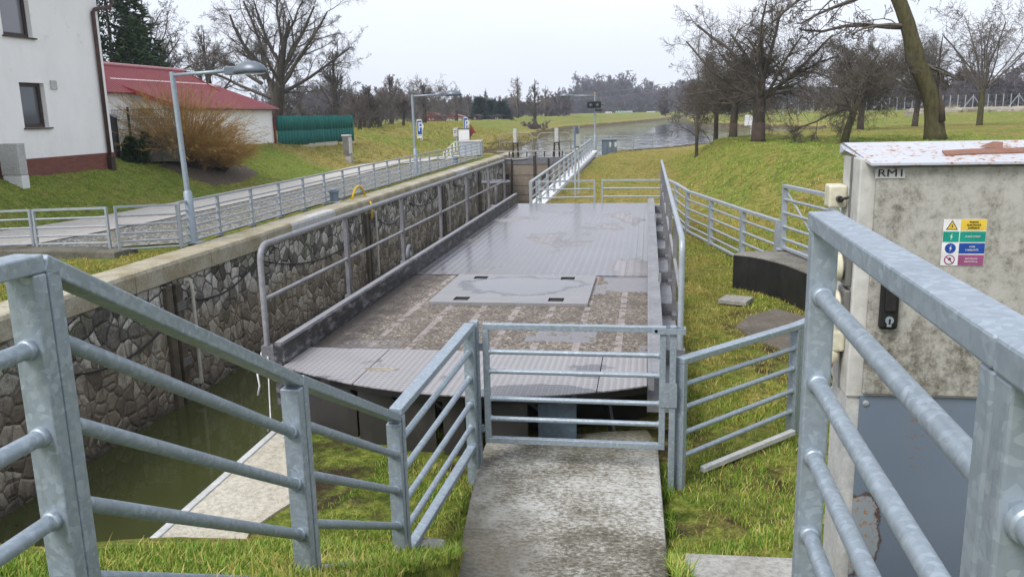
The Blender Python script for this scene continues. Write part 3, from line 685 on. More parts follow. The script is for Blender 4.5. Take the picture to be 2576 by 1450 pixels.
m.tube([a, a + d * .12 + V((0, 0, .2)), a + d * .3 + V((0, 0, .36)), mid + V((0, 0, .42)), b - d * .3 + V((0, 0, .38)), b - d * .08 + V((0, 0, .2)), b], .045, 10); m.build('bent_tube', M['yellow'], t, True)
for q in (a, b): m = MB(); m.lathe(q, [(.10, 0), (.10, .012)], 14); m.build('foot_flange', M['yellow'], t)
q = onx(931, 520, XL + .1); m = MB(); m.tube([q + V((0, 0, .2)), q + V((.05, 0, .1)), q + V((.05, 0, -.35)), q + V((0, 0, -.45))], .04, 8); tag(m.build('ladder_rail', M['yellow'], None, True, loc=q), 'yellow ladder rail on the wall face below the yellow handle', 'ladder rail')
# ------------------------------------------------------------------ swing bridge, parked along the bank
XA, XB, YA, YB = -3.55, .02, 7.5, 22.42
def bridge():
    t = thing('swing_bridge', 'long grey steel swing bridge with ribbed deck and tube railings, parked along the bank', 'bridge', (-1.75, 15, -.3))
    # front plates: bulging arc
    arc = []; n = 28
    for i in range(n + 1):
        x = XA + (XB - XA) * i / n; arc.append((x, 6.78 + .20 * ((x + 1.45) / 1.0) ** 2 * (1 if x > -1.45 else .8)))
    cuts = [XA, -2.66, -.42, XB]
    for a, b in zip(cuts[:-1], cuts[1:]):
        f = [(x, y) for x, y in arc if a + .004 < x < b - .004]; ya = 6.78 + .20 * (a + 1.45) ** 2 * (1 if a > -1.45 else .8); yb = 6.78 + .20 * (b + 1.45) ** 2 * (1 if b > -1.45 else .8)
        poly = [(a + .005, ya)] + f + [(b - .005, yb), (b - .005, 8.17), (a + .005, 8.17)]
        m = MB(); m.prism([(x, y, -.012) for x, y in poly], (0, 0, .012)); m.build('front_plate', M['tear'], t)
    w0 = onz(958, 928, .002); m = MB(); m.prism([(w0.x + .16 * math.cos(a) * (1 + .25 * math.sin(3 * a)), w0.y + .07 * math.sin(a) * (1 + .3 * math.cos(2 * a)), -.002) for a in [2 * math.pi * k / 16 for k in range(16)]], (0, 0, .004)); m.build('worn_spot', concrete('bare_worn_spot', (.30, .26, .19), (.48, .44, .36), (.12, .10, .07), .7, 6), t)
    m = MB(); m.box(XA, XB, 8.18, 12.29, -.03, -.012); m.build('gritty_deck', M['grit'], t)
    m = MB(); m.box(XA, XB, 12.3, YB, -.02, .0); m.build('ribbed_deck', M['rib'], t)
    hx0, hx1, hy0, hy1 = -2.80, -.73, 10.28, 12.16
    m = MB(); sl = [(hx0 + .30, hy0 + .12), (hx1 - .52, hy0 + .12), (hx0 + .28, hy1 - .34), (hx1 - .50, hy1 - .34)]
    xs = sorted({hx0, hx1} | {q for s in sl for q in (s[0], s[0] + .2)}); ys = sorted({hy0, hy1} | {q for s in sl for q in (s[1], s[1] + .2)})
    for a, b in zip(xs[:-1], xs[1:]):
        for c, d in zip(ys[:-1], ys[1:]):
            cx, cy = (a + b) / 2, (c + d) / 2
            if any(s[0] < cx < s[0] + .2 and s[1] < cy < s[1] + .2 for s in sl): continue
            m.face([(a, c, .03), (b, c, .03), (b, d, .03), (a, d, .03)])
    for a, b, c, d in ((hx0, hy0, hx1, hy0), (hx1, hy0, hx1, hy1), (hx1, hy1, hx0, hy1), (hx0, hy1, hx0, hy0)): m.face([(a, b, -.011), (c, d, -.011), (c, d, .03), (a, b, .03)])
    h = m.build('hatch_cover', M['hatch'], t)
    for s in sl:
        q = MB(); x, y = s; q.face([(x, y, -.009), (x + .2, y, -.009), (x + .2, y + .2, -.009), (x, y + .2, -.009)])
        for a, b in (((x, y), (x + .2, y)), ((x + .2, y), (x + .2, y + .2)), ((x + .2, y + .2), (x, y + .2)), ((x, y + .2), (x, y))): q.face([(*a, -.009), (*b, -.009), (*b, .028), (*a, .028)])
        q.tube([(x + .02, y + .1, .016), (x + .18, y + .12, .016)], .012, 6); q.build('lifting_slot', M['hull'], h)
    # left curb channel and right edge angle
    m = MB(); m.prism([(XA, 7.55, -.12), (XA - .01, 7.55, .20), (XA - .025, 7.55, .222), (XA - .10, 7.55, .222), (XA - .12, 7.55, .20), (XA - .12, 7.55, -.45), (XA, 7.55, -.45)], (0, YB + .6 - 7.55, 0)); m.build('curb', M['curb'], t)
    m = MB(); m.beam((XB + .03, 7.25, .02), (XB + .03, YB + .1, .02), .06, .16); m.beam((XB + .10, 7.25, .10), (XB + .10, YB + .1, .10), .12, .02); m.build('edge_angle', M['bridgelight'], t)
    m = MB(); m.box(XB + .0, XB + .34, 7.35, YB, -.30, -.16); m.build('side_ledge', M['bridgelight'], t)
    # hull: dark recess behind, grey plates in front
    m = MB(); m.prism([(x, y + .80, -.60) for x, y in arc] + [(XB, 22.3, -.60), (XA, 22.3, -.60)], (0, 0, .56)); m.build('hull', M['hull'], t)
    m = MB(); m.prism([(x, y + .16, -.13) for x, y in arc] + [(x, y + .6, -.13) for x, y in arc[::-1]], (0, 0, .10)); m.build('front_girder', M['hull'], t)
    xs = [XA + .02 + .43 * i for i in range(8)]
    for i, x in enumerate(xs):
        w = .345
        if i == 4: w = .2
        y = 6.78 + .20 * (x + w / 2 + 1.45) ** 2 * (1 if x > -1.45 else .8) + .20
        if x + w > -.35: continue
        m = MB(); m.box(x, x + w, y, y + .05, -.66, -.07); m.build('hull_plate', M['panel'] if i != 6 else mottled('flaked_blue_hull_plate', (.05, .06, .075), (.12, .17, .22), 3.5, .45, obj=False), t)
        m = MB(); m.prism([(x - .085, y + .02, -.13), (x - .0, y + .02, -.20), (x - .0, y + .2, -.20), (x - .085, y + .2, -.13)], (.0, 0, -.04)); m.build('gusset', M['hull'], t)
    m = MB()
    for i in range(5): m.beam((-1.60 + .035 * i, 7.02, -.64), (-1.60 + .035 * i, 7.02, -.3), .012, .012)
    m.build('vent_grille', M['panel'], t)
    m = MB(); m.beam((-.28, 7.35, -.62), (-.36, 7.5, -.2), .03, .1); m.box(-.5, 0, 7.25, 7.5, -.62, -.58); m.build('strut', M['panel'], t)
    # railings
    def railing(x, ys, side, zt, zm, br):
        y0, y1 = ys[0], ys[-1]; r = .16
        pts = [V((x, y0, -.16)), V((x, y0, zt - r))] + [V((x, y0 + r - r * math.cos(a), zt - r + r * math.sin(a))) for a in (.4, .8, 1.2, 1.57)] + [V((x, y1, zt))]
        m = MB(); m.tube(pts, .031, 12); m.build('handrail', M['bridgelight'] if side < 0 else M['galvfar'], t, 'auto')
        m = MB(); m.tube([(x, y0, zm), (x, y1, zm)], .021, 10); m.build('mid_rail', M['bridgelight'], t, True)
        for i, y in enumerate(ys[1:]):
            for dy in ((-.055, .055) if i == 3 and side < 0 else (0,)):
                m = MB(); m.beam((x, y + dy, -.14), (x, y + dy, zt - .03), .05, .07, (0, 1, 0)); m.build('rail_post', M['bridgepaint'], t)
        for y in ys:
            m = MB(); s = side; a, b = (XA - .12, x - .05) if s < 0 else (XB + .02, x + .05)
            m.box(min(a, b), max(a, b), y - .05, y + .05, -.16, .06 if s < 0 else .0); m.build('bracket', M['bridgepaint'], t)
        for y in ys: 
            if side > 0: m = MB(); m.box(XB + .30, XB + .36, y - .28, y + .05, -.42, -.1); m.build('bracket_cheek', M['bridgepaint'], t)
    XLr = XA - .40; tops = [(867, 540), (1008, 490), (1105, 457), (1173, 433), (1227, 414), (1267, 400)]
    ysL = [8.0] + [onx(u, v + 4, XLr).y for u, v in tops]; print('left posts', [round(y, 2) for y in ysL])
    step = (ysL[-1] - ysL[0]) / 6; ysL = [ysL[0] + step * i for i in range(7)] if not all(1.2 < b - a < 4 for a, b in zip(ysL[:-1], ysL[1:])) else ysL
    railing(XLr, ysL, -1, 1.12, .55, 0)
    ysR = [8.42, 10.55, 12.7, 14.9, 17.1, 19.3, 21.6]
    railing(XB + .33, ysR, 1, 1.14, .56, 0)
    for y in (11.35, 18.1):
        m = MB(); m.box(XB + .14, XB + .18, y, y + .05, -.16, .22); m.build('lug', M['bridgelight'], t)
    # lifting eye on the left curb
    m = MB(); y = 12.3; c = V((XA - .06, y, .32)); m.tube([c + V((.0, .11 * math.cos(a), .12 * math.sin(a))) for a in [i * math.pi / 9 - .5 for i in range(13)]], .028, 8); m.build('lifting_eye', M['bridgepaint'], t, True)
    # horizontal handwheel at the far left end
    c = V((-4.15, YB + .5, .55)); m = MB(); R = .38; m.tube([c + V((R * math.cos(a), R * math.sin(a), 0)) for a in [i * math.pi / 14 for i in range(29)]], .03, 8, False)
    for a in (0, 1.05, 2.1): m.tube([c + V((R * math.cos(a), R * math.sin(a), 0)), c - V((R * math.cos(a), R * math.sin(a), 0))], .02, 6)
    m.tube([c - V((0, 0, .7)), c], .045, 8); m.build('handwheel', M['bridgepaint'], t, True)
    m = MB(); m.box(-4.3, XA - .12, YB + .3, YB + .62, -.3, -.1); m.build('wheel_bracket', M['bridgepaint'], t)
    return t
bridge()
# white rope at the near left corner of the bridge
a = V((-3.95, 8.0, -.13)); m = MB(); b = onz(702, 1078, -.58)
m.tube([a + V((0.02, -.05, .08)), a + V((.05, -.12, 0)), V((-3.9, 7.85, -.45)), V((-3.86, 7.75, -.7)), V((-3.80, 7.55, -.72)), b + V((-.14, .06, -.02)), b], .008, 6); tag(m.build('rope', M['white'], None, True, loc=a), 'thin white rope hanging from the bridge corner down to the concrete edge', 'rope')
m = MB(); m.tube([a + V((-.12, .05, .03)), a + V((-.14, 0, -.12)), a + V((-.11, -.03, -.25)), a + V((-.14, -.03, -.36))], .011, 6); tag(m.build('rope', M['white'], None, True, loc=a), 'short frayed white rope end dangling over the water beside the longer rope', 'rope')
m = MB(); m.tube([a + V((.0, .02, .1)) + V((.08 * math.cos(q), .06 * math.sin(q), .02 * math.sin(q))) for q in [i * math.pi / 8 for i in range(17)]], .012, 6, False); tag(m.build('rope_loop', M['white'], None, True, loc=a), 'white rope loop round the foot of the near left railing post', 'rope')
# ------------------------------------------------------------------ galvanised fences
def panel(t, a, b, drops, mat, pd=.05, pw=.09, rw=.09, rh=.05, tr=.024, weld=False, bottom=None, foot=False, brace=False, n=10):
    """one welded panel: two posts, a flat top rail, round bars; a, b = (x, y, zbase, ztop)"""
    A, B = V(a[:2] + (0,)), V(b[:2] + (0,)); d = (B - A); L = d.length; d.normalize(); A = A + d * (pd / 2 + .003); B = B - d * (pd / 2 + .003)
    za, zb = a[3], b[3]
    for P, q in ((A, a), (B, b)):
        m = MB(); m.beam((P.x, P.y, q[2]), (P.x, P.y, q[3] - rh - .001), pw, pd, d)
        if foot: f = .1; m.box(P.x - f, P.x + f, P.y - f, P.y + f, q[2] + .005, q[2] + .02)
        m.build('post', mat, t, bevel=.006 if weld else 0)
    m = MB(); e = d * (pd / 2); m.beam(A - e + V((0, 0, za - rh / 2)), B + e + V((0, 0, zb - rh / 2)), rw, rh); top = m.build('top_rail', mat, t, bevel=.006 if weld else 0)
    for k in drops:
        m = MB(); p, q = A + d * (pd / 2) + V((0, 0, za - k)), B - d * (pd / 2) + V((0, 0, zb - k)); m.tube([p, q], tr, n)
        if weld:
            u = (q - p).normalized()
            for c, s in ((p, 1), (q, -1)): m.tube([c - u * .002 * s, c + u * .006 * s, c + u * .016 * s, c + u * .022 * s], [tr * 1.2, tr * 1.28, tr * 1.18, tr * .9], n)
        m.build('round_bar', mat, t, 'auto')
    if bottom is not None:
        m = MB(); m.beam(A + V((0, 0, za - bottom)), B + V((0, 0, zb - bottom)), rw * .8, rh * .8); m.build('bottom_bar', mat, t, bevel=.005 if weld else 0)
    if brace:
        m = MB(); m.beam(A + V((0, 0, za - .06)), A.lerp(B, .8) + V((0, 0, (za + (zb - za) * .8) - .85)), .03, .012); m.build('brace', mat, t)
def fence(name, label, cat, pts, drops, mat, group=None, **kw):
    t = thing(name, label, cat, (pts[0][0], pts[0][1], pts[0][2]), group)
    for a, b in zip(pts[:-1], pts[1:]): panel(t, a, b, drops, mat, **kw)
    return t
def fp(p, zb, zt=None): return (p.x, p.y, zb, p.z if zt is None else zt)
P1, P2, P3 = ony(75, 637, 2.0), ony(738, 942, 3.4), ony(992, 1040, 4.9)
fence('stair_fence', 'large galvanised fence with round bars stepping down beside the water, on the left', 'fence', [(-1.66, -1.4, .9, P1.z + .005), fp(P1, .85), fp(P2, .0), fp(P3, -.75)], (.255, .505, .755, 1.0), M['galv'], weld=True, n=16)
GL = ony(1181, 811, 6.45)
fence('side_fence', 'short galvanised panel with pale bottom bar, joining the walkway gate on its left', 'fence', [(P3.x + .0, P3.y + .02, -.75, P3.z + .03), (GL.x, GL.y, -.75, GL.z)], (.24, .46, .68, .88), M['galv'], weld=True, n=14, bottom=1.06, tr=.023)
PR = ony(2070, 530, 2.5); PN = ony(2562, 842, 1.16)
fence('stair_fence', 'thick galvanised handrail fence in the right foreground, in front of the beige cabinet', 'fence', [fp(PR, .6), (PR.x + .0, 1.16, .6, PN.z), (PR.x + .02, -.9, .6, PN.z)], (.24, .50, .73, .98, 1.24), M['galv'], weld=True, n=16, pw=.075, rw=.085)
# gate on the walkway
gl, gr = ony(1213, 812, 6.5), ony(1676, 821, 6.5)
def gate():
    t = thing('walkway_gate', 'single leaf galvanised gate with four round bars, closed across the concrete walkway', 'gate', (gl.x, gl.y, -.4))
    zt = gl.z; zb = ony(1218, 1110, 6.5).z; y = 6.5; s = .05
    m = MB(); m.box(gl.x, gr.x, y - s / 2, y + s / 2, zt - s, zt); m.box(gl.x, gr.x, y - s / 2, y + s / 2, zb, zb + s); m.box(gl.x, gl.x + s, y - s / 2, y + s / 2, zb + s + .001, zt - s - .001); m.box(gr.x - s, gr.x, y - s / 2, y + s / 2, zb + s + .001, zt - s - .001); m.build('gate_frame', M['galv'], t, bevel=.005)
    for v in (883, 932, 1000, 1050):
        z = ony(1213, v, 6.5).z; m = MB(); m.tube([(gl.x + s, y, z), (gr.x - s, y, z)], .021, 14)
        for x, q in ((gl.x + s, 1), (gr.x - s, -1)): m.tube([(x - .002 * q, y, z), (x + .008 * q, y, z), (x + .018 * q, y, z)], [.026, .027, .021], 12)
        m.build('round_bar', M['galv'], t, 'auto')
    for z in (zb + .12, zt - .2):
        m = MB(); m.lathe((gl.x - .02, y, z - .03), [(.014, 0), (.014, .06)], 10); m.box(gl.x - .05, gl.x, y - .012, y + .012, z - .018, z + .018); m.build('hinge', M['galv'], t)
    m = MB(); z = zt - .62 + .06; m.box(gr.x - .04, gr.x + .09, y - .036, y - .028, z - .10, z + .10); m.build('latch_plate', M['galv'], t)
    m = MB()
    for yy in (-.04, .04): m.box(gr.x - .11, gr.x + .15, y + yy - .005, y + yy + .005, zt - .055, zt - .01)
    m.box(gr.x + .14, gr.x + .15, y - .04, y + .04, zt - .055, zt - .01); m.lathe((gr.x - .08, y - .045, zt - .03), [(.014, 0), (.012, .012)], 10, 'Y'); m.build('drop_loop', M['galv'], t)
    m = MB(); m.beam((gl.x - .065, y, -.75), (gl.x - .065, y, zt + .02), .06, .06); m.build('hinge_post', M['galv'], t, bevel=.005)
    m = MB(); m.beam((gr.x + .055, y, -.75), (gr.x + .055, y, zt + .005), .05, .05); m.build('strike_post', M['galv'], t, bevel=.005)
gate()
FRa = ony(1709, 900, 6.52); FRb = ony(2006, 812, 7.85); dv = (FRb - FRa)
fence('bank_fence', 'galvanised fence panels with four bars climbing from the walkway gate toward the beige cabinet', 'fence', [fp(FRa, -.75), fp(FRb, -.7), (FRb.x + dv.x * 1.05, FRb.y + dv.y * 1.05, -.6, FRb.z + .12)], (.235, .43, .65, .85), M['galv'], weld=True, n=14, tr=.022)
a, b = onz(1765, 1180, -.6), onz(1995, 1085, -.56); m = MB(); m.beam(a, b, .055, .05); tag(m.build('kerb_bar', M['dirtywhite'], None, bevel=.008, loc=a), 'half buried whitish bar lying in the grass under the fence right of the gate', 'bar')
a = onz(1075, 1405, -.55); m = MB(); m.hull8([(a.x - .16, a.y - .2, -.9), (a.x + .08, a.y - .2, -.9), (a.x + .10, a.y + .25, -.9), (a.x - .12, a.y + .25, -.9), (a.x - .14, a.y - .18, -.5), (a.x + .06, a.y - .18, -.5), (a.x + .08, a.y + .22, -.5), (a.x - .1, a.y + .22, -.5)]); tag(m.build('footing_block', M['conc'], None, bevel=.03, loc=a), 'small mossy concrete footing at the base of the fence left of the walkway', 'footing')
# right bank fence on the grass
pts = [onz(u, v, .43) for u, v in ((1676, 449), (1701, 460), (1729, 478), (1789, 498), (1869, 525), (1958, 553))]
fence('bank_fence', 'galvanised fence curving along the grass right of the bridge, ending at the black concrete abutment', 'fence', [fp(p, -.72) for p in pts], (.235, .46, .68, .88), M['galvfar'], bottom=1.02)
q = onz(1966, 627, -.03); q2 = onz(2095, 489, 1.10)
fence('bank_fence', 'taller galvanised fence panel with a thin diagonal brace, standing on the abutment beside the cabinet', 'fence', [(q.x, q.y, -.03, 1.10), (q2.x, q2.y, -.03, 1.10), (q2.x * 2 - q.x, q2.y * 2 - q.y, -.03, 1.1)], (.25, .48, .72, .93), M['galvfar'], bottom=1.08, foot=True, brace=True)
# gates and fence beyond the bridge
zt = .45; ga, gb, gc, gd = onz(1346, 455, zt), onz(1497, 452, zt), onz(1512, 451, zt), onz(1668, 450, zt)
for a, b, lab in ((ga, gb, 'galvanised field gate beyond the bridge deck, the one next to the white coping'), (gc, gd, 'galvanised field gate beyond the bridge deck, the one next to the bridge railing')):
    t = thing('field_gate', lab, 'gate', (a.x, a.y, ZB), 'pair of gates beyond the bridge'); panel(t, fp(a, -.5), fp(b, -.5), (.26, .50, .74), M['galvfar'], pw=.05, rw=.05, bottom=.93)
a, b = onz(1334, 456, .45), onz(1487, 349, .45); n = 15
fence('chamber_fence', 'long galvanised fence on the white coping beside the lock gate', 'fence', [(a.x + (b.x - a.x) * i / n, a.y + (b.y - a.y) * i / n, ZB, .45) for i in range(n + 1)], (.27, .50, .74), M['galvfar'])
a, b = onz(1512, 383, -.62) + V((0, 2.6, 0)), onz(1641, 375, -.62) + V((0, 1.5, 0))
fence('water_fence', 'low galvanised fence at the water edge behind the grey utility box', 'fence', [(a.x - 1.5, a.y, -.7, .52), (a.x + .6, a.y + .1, -.7, .52), ((a.x + b.x) / 2 + .4, a.y + .3, -.7, .52), (b.x, b.y, -.7, .52)], (.28, .56, .84, 1.08), M['galvfar'], pw=.05, rw=.05)
# left quay fence
ys = [18.75 + 1.93 * i for i in range(22)]
fence('quay_fence', 'long galvanised fence along the left quay between the gravel strip and the mossy coping', 'fence', [(-11.28 - max(0, y - 22) * .011, y, -.62, .47) for y in ys], (.24, .45, .65, .85, 1.02), M['galvfar'], pw=.06, rw=.07, foot=True)
e = ys[-1]; p = V((-11.28 - (e - 22) * .011, e, 0))
fence('ramp_rail', 'white painted stair railing at the far end of the quay fence', 'railing', [fp(ony(u, v, 57.5), ony(u, v + 32 - k * 2, 57.5).z) for k, (u, v) in enumerate(((1114, 384), (1123, 375), (1132, 366), (1141, 357), (1150, 355)))], (.4, .8), M['white'])
for (ua, va, ub, vb, Y1, Y2, lab) in ((-160, 535, 75, 526, 17.6, 17.9, 'leftmost of the three galvanised gates before the concrete path'), (80, 526, 268, 520, 17.75, 17.65, 'middle galvanised gate in front of the concrete path, standing on the stained plinth'), (285, 518, 446, 512, 17.5, 18.6, 'galvanised gate beside the quay fence and the near lamp post')):
    a, b = ony(ua, va, Y1), ony(ub, vb, Y2); t = thing('quay_gate', lab, 'gate', (a.x, a.y, -.5), 'gates at the near end of the quay')
    panel(t, fp(a, a.z - 1.1), fp(b, b.z - 1.08), (.24, .45, .65, .84, 1.02), M['galvfar'], pw=.06, rw=.06)
# stained concrete plinth below those gates
a, b = ony(180, 655, 17.35), ony(303, 640, 17.35)
m = MB(); m.hull8([(b.x - 3.6, 17.0, -1.0), (b.x, 17.1, -1.0), (b.x + .1, 18.0, -1.0), (b.x - 3.6, 17.9, -1.0), (b.x - 3.6, 17.05, -.46), (b.x, 17.15, -.5), (b.x + .08, 17.9, -.5), (b.x - 3.6, 17.85, -.46)])
tag(m.build('concrete_plinth', M['plinth'], None, bevel=.02, loc=(b.x, 17.4, -.6)), 'dark stained concrete plinth under the middle galvanised gate', 'plinth')
# walkway, abutments, pads
m = MB(); wl = [(-1.12, 3.7), (-1.17, 4.5), (-1.22, 4.95), (-1.30, 5.6), (-1.40, 6.5), (-1.42, 7.02)]; wr = [(.17, 3.7), (.17, 4.5), (.165, 4.95), (.15, 5.6), (.13, 6.5), (.12, 7.06)]
tp = [(.03, 7.44), (-.35, 7.36), (-.83, 7.18)]
poly = [(x, y, -.5) for x, y in wr] + [(x, y, -.5) for x, y in tp] + [(x, y, -.5) for x, y in wl[::-1]]
m.prism([(x, y, -.78) for x, y, z in poly], (0, 0, .28)); o = m.build('concrete_walkway', M['walk'], None, bevel=.025); o['kind'] = 'structure'
m = MB(); [m.box(-1.1, .2, -2.5, 4.25 - .30 * i, -.9 + .001 * i, -.34 + .165 * i) for i in range(8)]; o = m.build('concrete_steps', M['walk'], None, bevel=.02); o['kind'] = 'structure'
c = onz(1722, 1387, -.28); m = MB(); m.hull8([(c.x, 3.3, -.95), (c.x + 1.9, 3.3, -.95), (c.x + 1.9, c.y + .05, -.95), (c.x, c.y, -.95), (c.x + .01, 3.3, -.28), (c.x + 1.9, 3.3, -.28), (c.x + 1.9, c.y + .05, -.28), (c.x, c.y, -.28)]); tag(m.build('concrete_pad', M['conc'], None, bevel=.015, loc=c), 'pale concrete pad with flaking paint in front of the beige cabinet, bottom right', 'pad')
# curved black abutment on the right
arc = [onz(u, v, -.04) for u, v in ((1845, 637), (1881, 641), (1921, 648), (1974, 662), (2030, 684))]
ctr = arc[0]; back = [onz(1867, 633, -.04), onz(1977, 632, -.04), arc[-1] + V((1.6, .8, 0))]
t = thing('abutment', 'curved black painted concrete abutment with a grey mossy top, right of the bridge', 'abutment', (ctr.x, ctr.y, -.6))
poly = [p + V((0, 0, -.85)) for p in arc] + [arc[-1] + V((1.8, -1.2, -.85)), arc[-1] + V((3.2, 1.5, -.85)), back[1] + V((1.2, .4, -.85)), back[0] + V((.02, .05, -.85))]
m = MB(); m.prism(poly, (0, 0, .85)); o = m.build('top_slab', concrete('mossy_abutment_concrete', (.18, .17, .145), (.34, .33, .30), (.07, .06, .03), .6, 1.2), t, bevel=.02)
m = MB()
for a, b in zip(arc[:-1], arc[1:]): m.beam(a + V((0, 0, -.48)), b + V((0, 0, -.48)), .012, .90)
m.build('bitumen_face', mottled('black_bitumen_paint', (.008, .008, .009), (.03, .028, .026), 3, .55, 0, .2, obj=False), t)
mu = [onz(u, v, -.6) for u, v in ((1880, 790), (1850, 815), (1905, 850), (1990, 880), (2040, 850), (2030, 790), (1950, 770))]
m = MB(); m.prism([(p.x, p.y, h1(p.x, p.y) - .1) for p in mu], (0, 0, .125)); o = m.build('bare_slab', concrete('muddy_drain_slab', (.13, .11, .09), (.22, .19, .16), (.07, .06, .03), .6), None, bevel=.02); o['kind'] = 'structure'
a = onz(1845, 752, -.58); m = MB(); m.hull8([(a.x - .26, a.y - .16, -.62), (a.x + .16, a.y - .32, -.62), (a.x + .32, a.y + .08, -.62), (a.x - .1, a.y + .22, -.62), (a.x - .26, a.y - .16, -.55), (a.x + .16, a.y - .32, -.55), (a.x + .32, a.y + .08, -.55), (a.x - .1, a.y + .22, -.55)]); tag(m.build('cover_plate', M['conc'], None, bevel=.01, loc=a), 'small grey cover slab lying on the grass in front of the black abutment', 'cover')
# ------------------------------------------------------------------ beige control cabinet
def text(body, size, loc, mat, parent, name, rx=math.pi / 2, rz=0, align='LEFT', ext=.001, sx=1):
    cu = bpy.data.curves.new(name, 'FONT'); cu.body = body; cu.size = size; cu.extrude = ext; cu.align_x = align; cu.align_y = 'CENTER'
    o = bpy.data.objects.new(name + '_src', cu); COL.objects.link(o); dg = bpy.context.evaluated_depsgraph_get(); dg.update()
    me = bpy.data.meshes.new_from_object(o.evaluated_get(dg)); bpy.data.objects.remove(o, do_unlink=True)
    q = bpy.data.objects.new(name, me); COL.objects.link(q); me.materials.clear(); me.materials.append(mat)
    q.rotation_euler = (rx, 0, rz); q.scale = (sx, 1, 1); q.parent = parent; q.location = V(loc) - worigin(parent); return q
def cabmat():
    g = G('weathered_beige_cabinet'); p = g.P()
    n = g.noise(p, 3.2, 6, .68); f = g.noise(g.map(p, (1, 1, 1), (.4, .3, .5)), 26, 8, .82)
    s = g.math('ADD', f, g.math('MULTIPLY', g.math('SUBTRACT', n, .5), .55)); z = g.xyz(p)[2]; s = g.math('ADD', s, g.rng(z, 2.2, 1.5, -.07, .03))
    s = g.math('ADD', s, g.math('MULTIPLY', g.math('SUBTRACT', g.noise(g.map(p, (7, 1, .35)), 2.2, 5, .7), .5), .28)); c = g.ramp(s, [(.36, (.42, .41, .38)), (.49, (.33, .318, .285)), (.58, (.215, .203, .172)), (.70, (.095, .088, .07))])
    g.bump(f, .08, .004); return g.set(col=c, rough=.6, spec=.3)
def capmat():
    g = G('rust_flecked_white_cap'); p = g.P()
    s = g.math('ADD', g.noise(g.map(p, (.8, 1, 1)), 52, 5, .7), g.math('MULTIPLY', g.noise(p, 4.3, 3), .30)); f = g.ramp(s, [(.735, 0.), (.77, 1.)])
    c = g.mix(f, g.mix(g.noise(p, 6, 5), (.40, .44, .52), (.53, .56, .64)), (.27, .12, .06)); halo = g.ramp(s, [(.63, 0.), (.74, .5)]); c = g.mix(g.math('MULTIPLY', halo, g.math('SUBTRACT', 1, f)), c, (.55, .38, .22))
    return g.set(col=c, rough=.5, spec=.4)
def skirtmat():
    g = G('faded_blue_skirt'); p = g.P(); x, y, z = g.xyz(p)
    c = g.mix(g.noise(p, 2, 5), (.13, .165, .22), (.17, .21, .265))
    s = g.ramp(g.math('ADD', g.noise(g.map(p, (1, 1, 2)), 24, 6, .75), g.math('MULTIPLY', g.noise(p, 3.5, 3), .45)), [(.90, 0.), (.94, 1.)]); c = g.mix(s, c, (.22, .12, .06))
    d = g.math('SQRT', g.math('ADD', g.math('POWER', g.math('MULTIPLY', g.math('SUBTRACT', x, .80), 1.0), 2.), g.math('POWER', g.math('MULTIPLY', g.math('SUBTRACT', z, .80), .55), 2.)))
    d = g.math('ADD', d, g.math('MULTIPLY', g.math('SUBTRACT', g.noise(p, 9, 5, .7), .5), .10)); k = g.ramp(d, [(.085, 1.), (.094, 0.)])
    rustf = g.ramp(g.noise(p, 42, 5, .75), [(.54, 0.), (.60, 1.)]); c = g.mix(k, c, g.mix(rustf, (.26, .30, .33), (.33, .15, .05)))
    rim = g.ramp(d, [(.083, 0.), (.09, 1.), (.098, 0.)]); c = g.mix(rim, c, (.07, .03, .02))
    return g.set(col=c, rough=.5)
